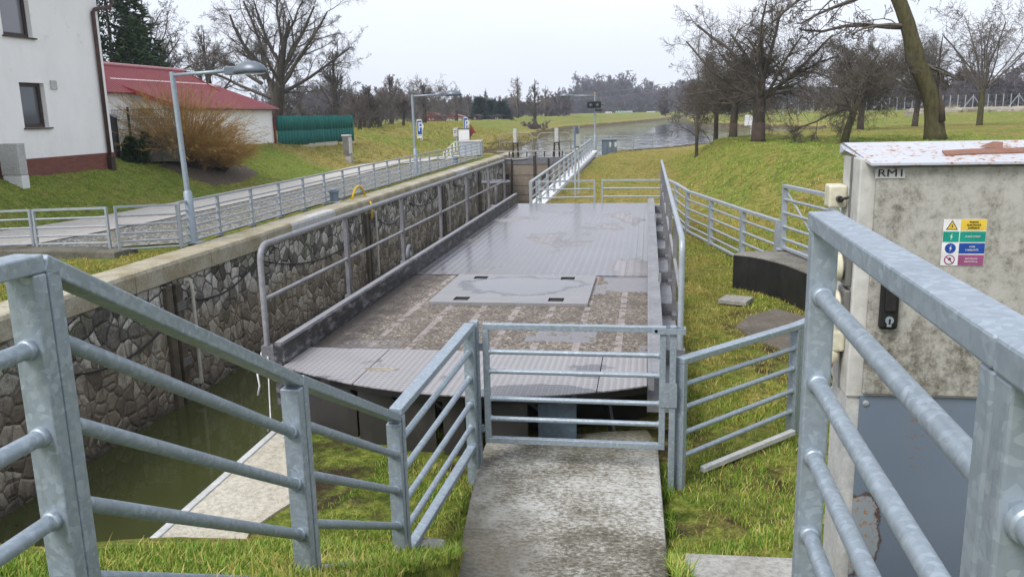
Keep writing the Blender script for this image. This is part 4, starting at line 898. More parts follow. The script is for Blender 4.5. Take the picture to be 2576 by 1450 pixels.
def cabinet():
    YF = 3.1; x0 = ony(2152, 600, YF).x; yb = onx(2110, 600, x0).y; zt = ony(2170, 420, YF).z; zd = ony(2155, 985, YF).z; zb = -.28; x1 = x0 + 1.15
    cm = cabmat(); t = thing('control_cabinet', 'weathered beige electrical cabinet with rusty white cap, blue grey skirt and warning sticker', 'cabinet', (x0 + .5, YF + .2, zb))
    sidem = mottled('chalky_white_cabinet_side', (.47, .46, .43), (.60, .59, .56), 3, .6, 0, .1)
    m = MB(); m.box(x0, x1, YF, yb, zd - .02, zt + .03); m.build('body', sidem, t, bevel=.006)
    xd = ony(2191, 600, YF).x; m = MB(); m.box(xd, x1 - .05, YF - .022, YF - .001, zd, zt - .0); m.build('door', cm, t, bevel=.004)
    m = MB(); ym = YF + (yb - YF) * .42; m.box(x0 - .006, x0 + .0, ym - .006, ym + .006, zd - .02, zt + .03); m.build('side_seam', M['steelbox'], t)
    # pitched cap sheet
    zc = ony(2107, 362, yb).z; m = MB(); a = x0 - .012; b = x1 + .05
    m.prism([(a, yb + .02, zc), (a, YF + .22, zc + .006), (a, YF - .055, zt + .016), (a, YF - .055, zt + .008), (a, YF + .2, zc - .02), (a, yb + .02, zc - .04)], (b - a, 0, 0)); 
    for v in m.v:
        if v.y < YF - .05 and v.x < x0 + .1: v.x += .035
    m.build('cap', capmat(), t)
    rust = mottled('flaking_rust_sheet', (.21, .10, .07), (.30, .16, .11), 12, .85, 0, .4, obj=False)
    cx = ony(2400, 385, YF).x; m = MB(); n0 = (zc + .006 - zt - .016) / .275
    def on(y): return zt + .016 + (y - YF + .055) * n0
    e = [(cx - .02, .02), (cx + .07, .035), (cx + .18, .04), (cx + .33, .05), (cx + .6, .06)]
    m.prism([(x, YF + d, on(YF + d) + .001) for x, d in e] + [(x, YF + d + .045, on(YF + d + .045) + .004) for x, d in e[::-1]], (0, 0, .004)); m.build('peeled_paint', rust, t)
    m = MB(); lx = cx + .17; m.prism([(lx - .05, YF + .11, on(YF + .11) + .006), (lx + .02, YF + .10, on(YF + .1) + .004), (lx + .03, YF + .125, on(YF + .1) + .022), (lx + .0, YF + .13, on(YF + .1) + .024)], (0, .004, .002)); m.build('curled_flake', rust, t)
    # skirt
    m = MB(); m.box(x0 + .005, x1, YF + .01, yb - .01, zb, zd - .021); m.build('skirt_side', M['dirtywhite'], t)
    m = MB(); m.box(x0 + .05, x1 - .02, YF - .004, YF + .009, zb + .02, zd - .012); sk = m.build('skirt_panel', skirtmat(), t)
    hx = ony(2440, 1310, YF).x; hz = ony(2440, 1310, YF).z; m = MB(); m.prism([(hx - .005, YF - .0065, hz - .02), (hx + .02, YF - .0065, hz + .055), (hx + .05, YF - .0065, hz + .065), (hx + .05, YF - .0065, hz - .15), (hx + .03, YF - .0065, hz - .10), (hx + .015, YF - .0065, hz - .04)], (0, .002, 0)); m.build('rust_hole', M['gatedark'], sk)
    for u, v in ((2165, 1012), (2150, 1395)):
        s = ony(u, v, YF); m = MB(); m.lathe((x0 + .07, YF - .004, s.z), [(.012, 0), (.012, -.004), (.006, -.007)], 12, 'Y'); m.build('screw', M['galvfar'], sk)
    # swing handle with lock barrel
    h = ony(2233, 757, YF - .02); yy = YF - .023
    m = MB(); m.box(h.x - .033, h.x + .033, yy - .028, yy, h.z - .10, h.z + .10); H = m.build('handle', M['black'], t, bevel=.014)
    m = MB(); m.box(h.x - .018, h.x + .018, yy - .038, yy - .029, h.z - .03, h.z + .085); m.build('grip', mottled('black_grip', (.02, .02, .022), (.035, .035, .038), 5, .3), H, bevel=.009)
    m = MB(); m.lathe((h.x, yy - .029, h.z - .062), [(.014, 0), (.014, -.006)], 16, 'Y'); m.box(h.x - .007, h.x + .007, yy - .034, yy - .028, h.z - .085, h.z - .062); m.build('lock_barrel', M['galv'], H)
    m = MB(); m.box(h.x - .003, h.x + .003, yy - .0365, yy - .034, h.z - .075, h.z - .056); m.build('keyhole', M['black'], H)
    # dark blotches of the door, modelled as small peeled spots
    for u, v, r in ((2432, 438, .006), (2468, 433, .005), (2505, 1017, .004)):
        pass
    # name plate
    p = ony(2238, 434, YF - .024); m = MB(); m.box(p.x - .048, p.x + .05, YF - .026, YF - .0225, p.z - .020, p.z + .012); N = m.build('name_plate', M['dirtywhite'], t)
    text('RM1', .036, (p.x - .042, YF - .027, p.z - .002), M['black'], N, 'lettering', sx=1.35)
    # warning sticker
    A = ony(2374, 551, YF - .024); B = ony(2472, 668, YF - .024); y = YF - .0235; w = B.x - A.x; hh = A.z - B.z; mid = A.x + w * .40; r = hh / 4
    m = MB(); m.box(A.x, B.x, y - .001, y, B.z, A.z); S = m.build('warning_sticker', M['white'], t)
    def flat(name, mat, poly, k=.0018): q = MB(); q.prism([(a, y - k, b) for a, b in poly], (0, .0006, 0)); return q.build(name, mat, S)
    def rect(a, b, c, d): return [(a, c), (b, c), (b, d), (a, d)]
    yel = mottled('sticker_yellow', (.72, .50, .05), (.75, .53, .06), 2, .5, 0, 0); grn = mottled('sticker_green', (.0, .27, .20), (.01, .3, .22), 2, .5, 0, 0); mag = mottled('sticker_purple', (.30, .07, .19), (.33, .09, .22), 2, .5, 0, 0)
    zz = [A.z - r * i for i in range(5)]; gp = r * .05
    flat('yellow_field', yel, rect(mid, B.x - .001, zz[1] + gp, zz[0] - .001)); flat('green_field', grn, rect(mid, B.x - .001, zz[2] + gp, zz[1] - gp)); flat('green_square', grn, rect(A.x + .001, mid - .003, zz[2] + gp, zz[1] - gp)); flat('blue_field', M['blue'], rect(mid, B.x - .001, zz[3] + gp, zz[2] - gp)); flat('purple_field', mag, rect(mid, B.x - .001, zz[4] + gp * .6, zz[3] - gp))
    cx = (A.x + mid) / 2; 
    def bolt(cz, s, mat, k): flat('lightning', mat, [(cx + .15 * s, cz + .5 * s), (cx - .18 * s, cz - .05 * s), (cx + .02 * s, cz - .02 * s), (cx - .10 * s, cz - .5 * s), (cx + .20 * s, cz + .08 * s), (cx + .0 * s, cz + .06 * s)], k)
    zc_ = zz[0] - r * .55; s = r * .44
    flat('warning_triangle', M['black'], [(cx - s * 1.1, zc_ - s * .8), (cx + s * 1.1, zc_ - s * .8), (cx, zc_ + s * 1.05)]); flat('warning_triangle', yel, [(cx - s * .85, zc_ - s * .66), (cx + s * .85, zc_ - s * .66), (cx, zc_ + s * .78)], .0024); bolt(zc_ - s * .1, r * .44, M['black'], .003)
    bolt((zz[1] + zz[2]) / 2, r * .62, M['white'], .0024)
    cir = lambda rad, cz: [(cx + rad * math.cos(q * math.pi / 12), cz + rad * math.sin(q * math.pi / 12)) for q in range(24)]
    flat('blue_disc', M['blue'], cir(r * .44, (zz[2] + zz[3]) / 2)); bolt((zz[2] + zz[3]) / 2, r * .58, M['white'], .0024)
    cz = (zz[3] + zz[4]) / 2; flat('ban_ring', mag, cir(r * .44, cz)); flat('ban_ring', M['white'], cir(r * .34, cz), .0024); flat('ban_picture', M['black'], cir(r * .13, cz + r * .08), .003); q = MB(); q.beam((cx - r * .3, y - .0031, cz + r * .3), (cx + r * .3, y - .0031, cz - r * .3), .0006, r * .08, (1, 0, 1)); q.build('ban_bar', mag, S)
    xm = (mid + B.x) / 2; ts = r * .20
    for i, ln in enumerate(('POZOR!', 'ELEKTRICKÉ', 'ZAŘÍZENÍ!')): text(ln, ts, (xm, y - .0022, zz[0] - r * (.25 + .25 * i)), M['black'], S, 'lettering', align='CENTER')
    text('HLAVNÍ VYPÍNAČ', ts * .95, (xm, y - .0022, (zz[1] + zz[2]) / 2), M['white'], S, 'lettering', align='CENTER', sx=.8)
    for i, ln in enumerate(('VYPNI', 'V NEBEZPEČÍ!')): text(ln, ts, (xm, y - .0022, zz[2] - r * (.37 + .28 * i)), M['white'], S, 'lettering', align='CENTER', sx=.85)
    for i, ln in enumerate(('NEHAS VODOU ANI', 'PĚNOVÝMI PŘÍSTROJI')): text(ln, ts * .8, (xm, y - .0022, zz[3] - r * (.4 + .26 * i)), M['white'], S, 'lettering', align='CENTER', sx=.68)
    # sockets on the side
    cream = mottled('cream_plastic', (.60, .57, .42), (.70, .66, .52), 6, .45, 0, .05); flg = M['steelbox']
    def socket(u, v, lid, yo=0):
        yv = YF + .075 + yo; c = onx(u, v, x0); z = c.z
        m = MB(); m.box(x0 - .022, x0, yv - .055, yv + .055, z - .065, z + .065); K = m.build('socket', flg, t, bevel=.006)
        m = MB(); m.lathe((x0 - .02, yv, z), [(.042, 0), (.046, .015)], 20, '-X'); m.build('collar', flg, K, 'auto')
        m = MB(); m.lathe((x0 - .03, yv, z), [(.052, 0), (.055, .004), (.055, .024), (.047, .028)], 12, '-X'); m.build('screw_lid', cream, K, 'auto')
        m = MB(); m.lathe((x0 - .0582, yv, z), [(.034, 0), (.034, .002)], 20, '-X'); m.build('lid_disc', lid, K)
    socket(2132, 668, M['blue']); socket(2132, 768, mottled('faded_pink', (.55, .35, .33), (.6, .4, .38), 5, .5))
    c = onx(2112, 850, x0); yv = YF + .10
    m = MB(); m.box(x0 - .07, x0, yv - .04, yv + .07, c.z - .03, c.z + .05); K = m.build('plug_socket', cream, t, bevel=.01)
    m = MB(); m.lathe((x0 - .06, yv, c.z - .075), [(.045, 0), (.05, .01), (.05, .035), (.04, .05)], 16); m.build('screw_lid', cream, K, 'auto')
    m = MB(); m.lathe((x0 - .06, yv, c.z - .10), [(.028, 0), (.03, .026)], 14); m.build('plug_tip', M['red'], K)
    c = onx(2103, 484, x0); m = MB(); yv = yb - .05; m.box(x0 - .065, x0, yv - .045, yv + .045, c.z - .04, c.z + .045); K = m.build('switch_box', cream, t, bevel=.008)
    m = MB(); m.lathe((x0 - .03, yv - .045, c.z - .005), [(.012, 0), (.012, -.03)], 10, 'Y'); m.tube([(x0 - .03, yv - .07, c.z - .005), (x0 + .0, yv - .085, c.z + .005)], .006, 6); m.build('switch_knob', M['black'], K)
cabinet()
# ------------------------------------------------------------------ house and garage on the left
def wall_holes(m, o, ud, w, z0, z1, holes, depth, nin):
    """flat wall with recessed openings: holes = (u0, u1, za, zb); nin = inward direction"""
    o, ud, nin = V(o), V(ud), V(nin)
    us = sorted({0, w} | {q for h in holes for q in h[:2]}); zs = sorted({z0, z1} | {q for h in holes for q in h[2:4]})
    P = lambda u, z, d=0: o + ud * u + V((0, 0, z - o.z)) + nin * d
    for a, b in zip(us[:-1], us[1:]):
        for c, d in zip(zs[:-1], zs[1:]):
            cu, cz = (a + b) / 2, (c + d) / 2
            if any(h[0] < cu < h[1] and h[2] < cz < h[3] for h in holes): continue
            m.face([P(a, c), P(b, c), P(b, d), P(a, d)])
    for h in holes:
        a, b, c, d = h[:4]
        for p, q in (((a, c), (b, c)), ((b, c), (b, d)), ((b, d), (a, d)), ((a, d), (a, c))): m.face([P(*p), P(*p, depth), P(*q, depth), P(*q)])
def house():
    base = onz(289, 406, .86); X = base.x; Y1 = base.y; z0 = .78; t = thing('house', 'white rendered house with dark framed windows above a red brick plinth, at the left edge', 'house', (X - 4, 22, z0))
    Y0 = 12.0; zp = onx(150, 392, X); zp = onx(270, 384, X).z
    H = []
    for (ul, vt, ur, vb) in ((24, -30, 88, 88), (74, 208, 117, 318)):
        pass
    # window corners measured on the wall plane
    w1 = [onx(74, 300, X), onx(118, 300, X)]; w1z = (onx(100, 320, X).z, onx(100, 209, X).z)
    ya, yb = onx(48, 215, X).y, onx(108, 215, X).y; h1w = (ya - Y0, yb - Y0 + .05, onx(95, 321, X).z, onx(75, 208, X).z)
    yc, yd = onx(8, 45, X).y, onx(72, 45, X).y; h2w = (yc - Y0 - .1, yd - Y0 + .08, onx(55, 93, X).z, onx(55, 93, X).z + (h1w[3] - h1w[2]) * 1.15)
    holes = [h1w, h2w]
    m = MB(); wall_holes(m, (X, Y0, z0), (0, 1, 0), Y1 - Y0, zp, 9.0, holes, .22, (-1, 0, 0))
    m.face([(X, Y1, zp), (X - 9, Y1, zp), (X - 9, Y1, 9), (X, Y1, 9)]); m.face([(X, Y0, zp), (X, Y0, 9), (X - 9, Y0, 9), (X - 9, Y0, zp)]); m.build('wall', M['render'], t)
    m = MB(); m.box(X - 9, X + .03, Y0, Y1 + .03, z0 - 1.2, zp - .002); m.build('brick_plinth', M['brick'], t)
    for h, bl in ((h1w, 0), (h2w, 1)):
        a, b, c, d = h; xa = X - .215; f = .13; m = MB()
        m.box(xa - .06, xa + .05, Y0 + a + .002, Y0 + a + f, c, d); m.box(xa - .06, xa + .05, Y0 + b - f, Y0 + b - .002, c, d); m.box(xa - .06, xa + .05, Y0 + a + f, Y0 + b - f, c, c + f); m.box(xa - .06, xa + .05, Y0 + a + f, Y0 + b - f, d - f, d)
        W = m.build('window', M['frame'], t, bevel=.01)
        m = MB(); m.box(xa - .03, xa - .01, Y0 + a + f, Y0 + b - f, c + f, d - f); m.build('pane', M['glass'] if not bl else glassmat('blind_window_glass', (.20, .20, .22)), W)
        m = MB(); m.box(X - .2, X + .09, Y0 + a - .06, Y0 + b + .10, c - .05, c - .004); m.build('sill', M['frame'], W)
    m = MB(); v = onx(133, 214, X); m.box(X, X + .06, v.y - .16, v.y + .16, v.z - .16, v.z + .16); m.build('wall_vent', M['dirtywhite'], t, bevel=.02)
    # downpipe near the corner
    px = X + .10; pt = onx(222, 40, px); pb = onx(284, 395, px); m = MB(); yy = Y1 - .42; k = onx(225, 30, px).z
    m.tube([(px, yy, pb.z - .35), (px, yy, k), (px + .02, yy + .10, k + .12), (px + .1, yy + .95, k + .30), (px + .12, yy + 1.05, k + .42), (px + .12, yy + 1.05, k + 1.2)], .075, 12); m.build('downpipe', M['brownpipe'], t, True)
    m = MB(); m.box(X + .0, X + .22, yy - .12, yy + .14, z0 - .3, z0 + .32); m.build('drain_box', M['frame'], t, bevel=.02)
    m = MB(); m.prism([(X + .9, Y0, 8.9), (X - 4.5, Y0, 11.5), (X - 9.9, Y0, 8.9)], (0, Y1 - Y0 + .6, 0)); m.build('roof', M['redtrim'], t)
house()
def garage():
    z0 = .65; C = onz(465, 391, z0); D = onz(690, 375, z0); X = (C.x + D.x) / 2 - .15; ya = onx(465, 391, X).y; yb = onx(691, 376, X).y
    ze = onx(580, 268, X).z; ap = ony(285, 207, ya); w = (X - ap.x) * 1.0; zr = ap.z; t = thing('garage', 'low white garage with a red corrugated gable roof and red downpipe', 'garage', (X - w, (ya + yb) / 2, z0)); XW = X - 2 * w
    m = MB(); g0 = onx(465, 391, X)
    m.face([(X, ya, z0 - 1), (X, yb, z0 - 1), (X, yb, ze), (X, ya, ze)]); m.face([(XW, ya, z0 - 1), (X, ya, z0 - 1), (X, ya, ze), (ap.x, ya, zr - .1), (XW, ya, ze)]); m.face([(XW, yb, z0 - 1), (XW, yb, ze), (ap.x, yb, zr - .1), (X, yb, ze), (X, yb, z0 - 1)]); m.build('wall', M['render2'], t)
    o = .28; dx = w + o; s = (zr - ze) / w; zo = zr - s * dx
    m = MB(); m.prism([(ap.x - dx, ya - o, zo), (ap.x, ya - o, zr), (ap.x + dx, ya - o, zo), (ap.x + dx, ya - o, zo + .05), (ap.x, ya - o, zr + .055), (ap.x - dx, ya - o, zo + .05)], (0, yb - ya + 2 * o, 0)); R = m.build('roof', M['redroof'], t)
    m = MB(); q = V((0, 0, .02)); m.beam((ap.x + dx, ya - o - .02, zo - .04), (ap.x, ya - o - .02, zr - .04), .05, .22); m.beam((ap.x - dx, ya - o - .02, zo - .04), (ap.x, ya - o - .02, zr - .04), .05, .22); m.build('barge_board', M['redtrim'], t)
    m = MB(); m.tube([(ap.x, ya - o, zr + .08), (ap.x, yb + o, zr + .08)], .13, 8); m.build('ridge_cap', mottled('pale_red_ridge', (.62, .42, .43), (.72, .52, .52), 4, .4), R)
    m = MB(); m.tube([(ap.x + dx + .04, ya - o, zo - .04), (ap.x + dx + .04, yb + o, zo - .04)], .075, 8); G_ = m.build('gutter', M['redpipe'], t, True)
    m = MB(); x = ap.x + dx + .04; m.tube([(x, yb + .1, zo - .08), (x, yb + .1, zo - .25), (X + .12, yb - .02, zo - .55), (X + .10, yb - .02, z0 + .02), (X + .22, yb - .02, z0 - .1)], .065, 10); m.build('downpipe', M['redpipe'], t, True)
    m = MB(); wa, wb = ony(348, 292, ya), ony(384, 272, ya); m.box(wa.x, wb.x, ya - .03, ya - .005, wa.z, wb.z); m.build('window', mottled('brown_window', (.12, .065, .03), (.2, .11, .05), 3, .5), t); m = MB(); m.box(wa.x - .05, wb.x - .0, ya - .08, ya - .005, wa.z - .14, wa.z - .08); m.build('sill', M['white'], t)
    m = MB(); lx = ony(268, 250, ya - .1); m.box(lx.x - .5, lx.x + .12, ya - .4, ya - .3, lx.z - .45, lx.z + .6); m.build('fascia', M['redtrim'], t)
    return X, ya, yb, z0, ap, w
GX, GYA, GYB, GZ, GAP, GW = garage()
def annex():
    Y0 = GYA + 3; r0, r1 = ony(252, 163, Y0 - 6), ony(463, 182, GYB + 3.5); xr_ = (r0.x + r1.x) / 2; r0 = onx(250, 163, xr_); r1 = onx(463, 182, xr_); zr = (r0.z + r1.z) / 2; e = ony(520, 214, r1.y); w = e.x - xr_; ze = e.z - .5 - (zr - e.z) * .6; w *= 1.9
    t = thing('outbuilding', 'second white building with a higher red corrugated roof, behind the garage', 'outbuilding', (xr_, (r0.y + r1.y) / 2, .8)); ya, yb = r0.y - 4, r1.y; zz = zr - (zr - e.z) * 1.9
    m = MB(); m.prism([(xr_ - w, ya, zz), (xr_, ya, zr), (xr_ + w, ya, zz), (xr_ + w, ya, zz + .05), (xr_, ya, zr + .06), (xr_ - w, ya, zz + .05)], (0, yb - ya, 0)); R = m.build('roof', M['redroof'], t)
    m = MB(); m.prism([(xr_ - w + .3, ya + .3, .2), (xr_ + w - .3, ya + .3, .2), (xr_ + w - .3, ya + .3, zz), (xr_, ya + .3, zr - .12), (xr_ - w + .3, ya + .3, zz)], (0, yb - ya - .6, 0)); m.build('wall', M['render2'], t)
    m = MB(); m.beam((xr_ + w, yb + .02, zz), (xr_, yb + .02, zr), .05, .2); m.build('barge_board', M['redtrim'], t); m = MB(); m.tube([(xr_, ya, zr + .07), (xr_, yb, zr + .07)], .11, 8); m.build('ridge_cap', mottled('pale_red_ridge_far', (.45, .17, .18), (.55, .24, .25), 4, .4), R)
annex()
# mesh fence between house and garage
def mesh_fence():
    yf = 33.5; a, b = ony(283, 300, yf), ony(445, 300, yf); zt = ony(320, 274, yf).z; zb = ony(320, 378, yf).z; t = thing('mesh_fence', 'green welded mesh fence panel with a dark post between house and garage', 'fence', (a.x, yf, zb))
    m = MB(); n = 44
    for i in range(n + 1): x = a.x + (b.x - a.x) * i / n; m.beam((x, yf, zb), (x, yf, zt), .012, .012)
    for k in (.02, .25, .5, .75, .97): z = zb + (zt - zb) * k; m.beam((a.x, yf - .012, z), (b.x, yf - .012, z), .014, .02)
    m.build('wire_mesh', mottled('mesh_wire', (.10, .13, .11), (.16, .19, .17), 5, .6, 0, 0), t)
    p = ony(325, 300, yf); m = MB(); m.beam((p.x, yf - .04, zb - .5), (p.x, yf - .04, zt + .08), .07, .07); m.build('post', mottled('dark_green_post', (.018, .04, .028), (.03, .06, .04), 5, .5), t)
    m = MB(); m.box(a.x, b.x, yf - .05, yf + .05, zb - .5, zb - .02); m.build('base_slab', M['plinth'], t)
mesh_fence()
c = ony(286, 350, 32.6); t = thing('post_box', 'narrow charcoal box standing behind the house corner', 'box', (c.x, 32.6, .8)); zt = ony(283, 296, 32.6).z; m = MB(); m.box(c.x - .2, c.x + .16, 32.5, 32.75, .3, zt); m.build('body', M['dark'], t); m = MB(); m.prism([(c.x - .25, 32.4, zt), (c.x + .3, 32.4, zt), (c.x - .02, 32.4, zt + .16)], (0, .4, 0)); m.build('lid', M['dark'], t)
# white meter pillar on the lawn
c = onz(42, 463, .47); x, y = c.x, c.y; zt = ony(35, 361, y).z; t = thing('meter_pillar', 'white concrete meter pillar standing on the lawn before the house', 'pillar', (x, y, .4)); zb = h1(x, y) - .3; w = .36
m = MB(); m.box(x - w, x + w * .9, y - .16, y + .2, zt - 1.02 - .0, zt); m.build('upper_box', concrete('weathered_pillar_concrete', (.42, .42, .41), (.58, .58, .57), (.3, .3, .29), .4, 2, .1), t, bevel=.012)
m = MB(); m.box(x - w * .93, x + w * .95, y - .15, y + .19, zb, zt - 1.035); m.build('lower_box', M['white'], t, bevel=.012); m = MB(); m.box(x - w * .7, x - w * .45, y - .158, y - .150, zt - 1.25, zt - 1.2); m.build('vent_slot', M['steelbox'], t)
# green net fence
def net_fence():
    a = V((GX + .1, GYB + .35, .6)); e = onz(893, 366, .36); pts = []; t = thing('net_fence', 'tall fence hung with green shade netting on a pale concrete base, right of the garage', 'fence', a)
    n = 26; zt0, zt1 = ony(700, 290, a.y).z, ony(890, 289, e.y).z; zb0, zb1 = ony(700, 369, a.y).z, ony(890, 353, e.y).z
    print('net', a, e, zt0, zt1, zb0, zb1)
    m = MB(); rows = []
    for i in range(n + 1):
        f = i / n; p = a.lerp(e, f); wob = .02 * math.sin(i * 1.9) + .03 * math.sin(i * .7); top = zt0 + (zt1 - zt0) * f - .04 * abs(math.sin(f * 4 * math.pi)); bot = zb0 + (zb1 - zb0) * f
        rows.append([(p.x + wob, p.y, top), (p.x + wob, p.y, (top + bot) / 2), (p.x + wob, p.y, bot)])
    for i in range(n):
        for j in range(2): m.face([rows[i][j + 1], rows[i + 1][j + 1], rows[i + 1][j], rows[i][j]])
    o = m.build('netting', M['net'], t, True); sd = o.modifiers.new('thick', 'SOLIDIFY'); sd.thickness = .012
    for f in (.0, .2, .4, .6, .76, 1.0):
        p = a.lerp(e, f); m = MB(); m.tube([(p.x - .1, p.y, -.2), (p.x - .1, p.y, zt0 + (zt1 - zt0) * f + .05)], .03, 8); m.build('post', M['dark'], t)
    for f0, f1, dz in ((0, .36, 0), (.362, .74, .10), (.80, 1.0, -.03)):
        p, q = a.lerp(e, f0), a.lerp(e, f1); zz = zb0 + (zb1 - zb0) * f0 + dz; m = MB(); m.beam(p + V((0, 0, zz - .35 - p.z)), q + V((0, 0, zb0 + (zb1 - zb0) * f1 + dz - .35 - q.z)), .08, .6); m.build('base_slab', M['slab'], t)
net_fence()
# steel cabinet beside it
c = onz(872, 408, .0); 
c = gmarch(877, 409); zt = ony(870, 339, c.y).z; t = thing('meter_cabinet', 'dull steel meter cabinet with a white cap on the bank before the green net fence', 'cabinet', c)
d = c.y / 2100; w = 20 * d / 2; zb = ony(872, 390, c.y).z
m = MB(); m.box(c.x - w, c.x + w * .7, c.y - w, c.y + w, zb, zt - .1); m.build('body', M['steelbox'], t, bevel=.02); m = MB(); m.box(c.x - w * 1.2, c.x + w * .9, c.y - w * 1.2, c.y + w * 1.2, zt - .1, zt); m.build('cap', M['dirtywhite'], t, bevel=.03); m = MB(); m.box(c.x - w * .5, c.x + w, c.y - w * .8, c.y + w * .8, c.z - .8, zb - .002); m.build('base', M['conc'], t); m = MB(); m.box(c.x + w * .7, c.x + w * .82, c.y - w, c.y + w, zb + .1, zt - .15); m.build('side_panel', M['dirtywhite'], t)
# ------------------------------------------------------------------ lamps, signs, boxes
def lamp(base, ztop, lean, armd, armL, lab, group='lamp posts along the lock', post_r=.075):
    t = thing('lamp_post', lab, 'lamp post', base, group); H = ztop - base.z; L = V(lean); at = lambda k: base + L * k + V((0, 0, H * k))
    m = MB(); m.box(base.x - .2, base.x + .2, base.y - .2, base.y + .2, base.z, base.z + .025); m.build('foot_plate', M['galvfar'], t)
    m = MB(); k = 1.25 / H; m.tube([at(0), at(k), at(k + .012)], [.112, .105, .08], 16); m.build('sleeve', M['galv'], t, 'auto')
    m = MB(); m.tube([at(k), at(1)], [.068, .062], 14); m.build('pole', M['galv'], t, 'auto')
    A = at(1) - V((0, 0, .08)); d = V(armd).normalized(); e = A + d * armL + V((0, 0, .05)); m = MB(); m.tube([A, e], .042, 10); m.build('arm', M['galv'], t, True)
    s = .34; m = MB(); m.beam(e - d * .05, e + d * .34, .17, .19); hd = m.build('lamp_housing', M['lampgrey'], t, bevel=.02)
    m = MB(); c = e + d * .60 + V((0, 0, -.06)); side = d.cross(V((0, 0, 1))); n = 18; R = []
    for i in range(6):
        a = i / 5 * math.pi / 2; R.append([(c + d * (.44 * math.cos(a) * math.cos(q)) + side * (.24 * math.cos(a) * math.sin(q)) + V((0, 0, .27 * math.sin(a)))) for q in [2 * math.pi * j / n for j in range(n)]])
    b0 = len(m.v); m.v += [p for r in R for p in r]
    for i in range(5):
        for j in range(n): m.f.append((b0 + i * n + j, b0 + i * n + (j + 1) % n, b0 + (i + 1) * n + (j + 1) % n, b0 + (i + 1) * n + j))
    m.f.append(tuple(b0 + j for j in range(n - 1, -1, -1))); m.build('lamp_hood', M['lampgrey'], t, True)
    m = MB(); m.prism([c + d * (.36 * math.cos(q)) + side * (.18 * math.sin(q)) - V((0, 0, .035)) for q in [2 * math.pi * j / 14 for j in range(14)]], (0, 0, .034)); m.build('lamp_glass', M['glass'], t)
    return t
b = onz(488, 610, -.6); top = ony(432, 181, b.y); lamp(b, top.z, (top.x - b.x - .0, 0, 0), (1, -.12, 0), 1.55, 'galvanised lamp post leaning slightly, the large one by the quay fence before the yellow bush')
b = onz(1047, 437, -.6); top = ony(1036, 238, b.y); lamp(b, top.z, (top.x - b.x, 0, 0), (1, .12, 0), 1.55, 'second galvanised lamp post farther along the quay fence, arm toward the water')
b = V((onz(1512, 380, -.62).x - .35, 66.5, -.62)); b = ony(1496, 378, 66.5); b.z = -.62; top = ony(1495, 238, 66.5); LP = b
lamp(b, top.z, (0, 0, 0), (-1, .1, 0), 1.75, 'far galvanised lamp post carrying the black signal lights, arm pointing left')
m = MB(); m.lathe((b.x, b.y, top.z + .0), [(.06, 0), (.06, .14), (.03, .18)], 10); q = m.build('cap', mottled('orange_cap', (.5, .22, .05), (.6, .3, .08), 3, .5), None, loc=(b.x, b.y, top.z)); tag(q, 'small orange cap on top of the far lamp post', 'cap')
t = thing('signal_light', 'pair of round black signal lights on the far lamp post', 'signal light', (b.x, b.y - .15, ony(1494, 264, 66.5).z)); zc = ony(1494, 264, 66.5).z
for dx, dz in ((-.30, .02), (.22, .02), (.3, -.28)):
    m = MB(); m.box(b.x + dx - .27, b.x + dx + .27, b.y - .42, b.y - .1, zc + dz - .26, zc + dz + .26) if dz > 0 else m.box(b.x + dx - .26, b.x + dx + .26, b.y - .5, b.y - .1, zc + dz - .20, zc + dz - .02); h = m.build('housing', M['black'], t, bevel=.04)
    if dz > 0: m = MB(); m.lathe((b.x + dx, b.y - .42, zc + dz), [(.2, 0), (.21, -.10), (.19, -.10), (.17, -.01)], 18, 'Y'); m.build('visor', M['black'], h); m = MB(); m.lathe((b.x + dx, b.y - .425, zc + dz), [(.16, 0), (.1, -.03)], 16, 'Y'); m.build('lens', M['glass'], h)
m = MB(); m.beam((b.x - .7, b.y - .2, zc), (b.x + .65, b.y - .2, zc), .05, .05); m.build('cross_arm', M['black'], t)
def sign(name, lab, cat, base, plates, pole_r=.04, poles=(0,), H=None, poleM='galvfar'):
    t = thing(name, lab, cat, base)
    for dx in poles: m = MB(); m.tube([base + V((dx, 0, -.3)), base + V((dx, 0, H))], pole_r, 8); m.build('pole', M[poleM], t)
    return t
def psign(u, vb, vt, Y, w, lab, lower):
    b = gmarch(u, vb, 40); Y = b.y; H = ony(u, vt, Y).z - b.z; t = sign('mooring_sign', lab, 'sign', b, None, H=H, poles=(-.12, .12)); px = Y / 2100
    zt = b.z + H + .02; z1 = zt - 40 * px; y = b.y - .06; w = w * px
    m = MB(); m.prism([(b.x - w, y, z1), (b.x + w * .7, y, z1), (b.x + w * .7, y, z1 + (zt - z1) * .28), (b.x + w * 1.25, y, (zt + z1) / 2 + .1), (b.x + w * .7, y, zt - (zt - z1) * .22), (b.x + w * .7, y, zt - .12), (b.x + w * .4, y, zt), (b.x - w, y, zt)], (0, .03, 0)); P = m.build('arrow_plate', M['white'], t)
    m = MB(); m.box(b.x - w * .85, b.x + w * .55, y - .012, y - .001, z1 + .08, zt - .1); m.build('blue_field', M['blue'], P)
    text('P', (zt - z1) * .8, (b.x - w * .68, y - .016, (zt + z1) / 2), M['white'], P, 'lettering', sx=.8)
    if lower:
        m = MB(); z2 = z1 - 32 * px; m.box(b.x - w, b.x + w * .62, y, y + .03, z2, z1 - .05); Q = m.build('lower_plate', M['white'], t)
        for i, zz in enumerate((z1 - .28, z1 - .62, z1 - .92)):
            m = MB(); m.box(b.x - w * .6, b.x - w * .2, y - .012, y - .001, zz - .09, zz + .09); m.box(b.x - .0, b.x + w * .35, y - .012, y - .001, zz - .06, zz + .06); m.build('pictogram', M['dark'], Q)
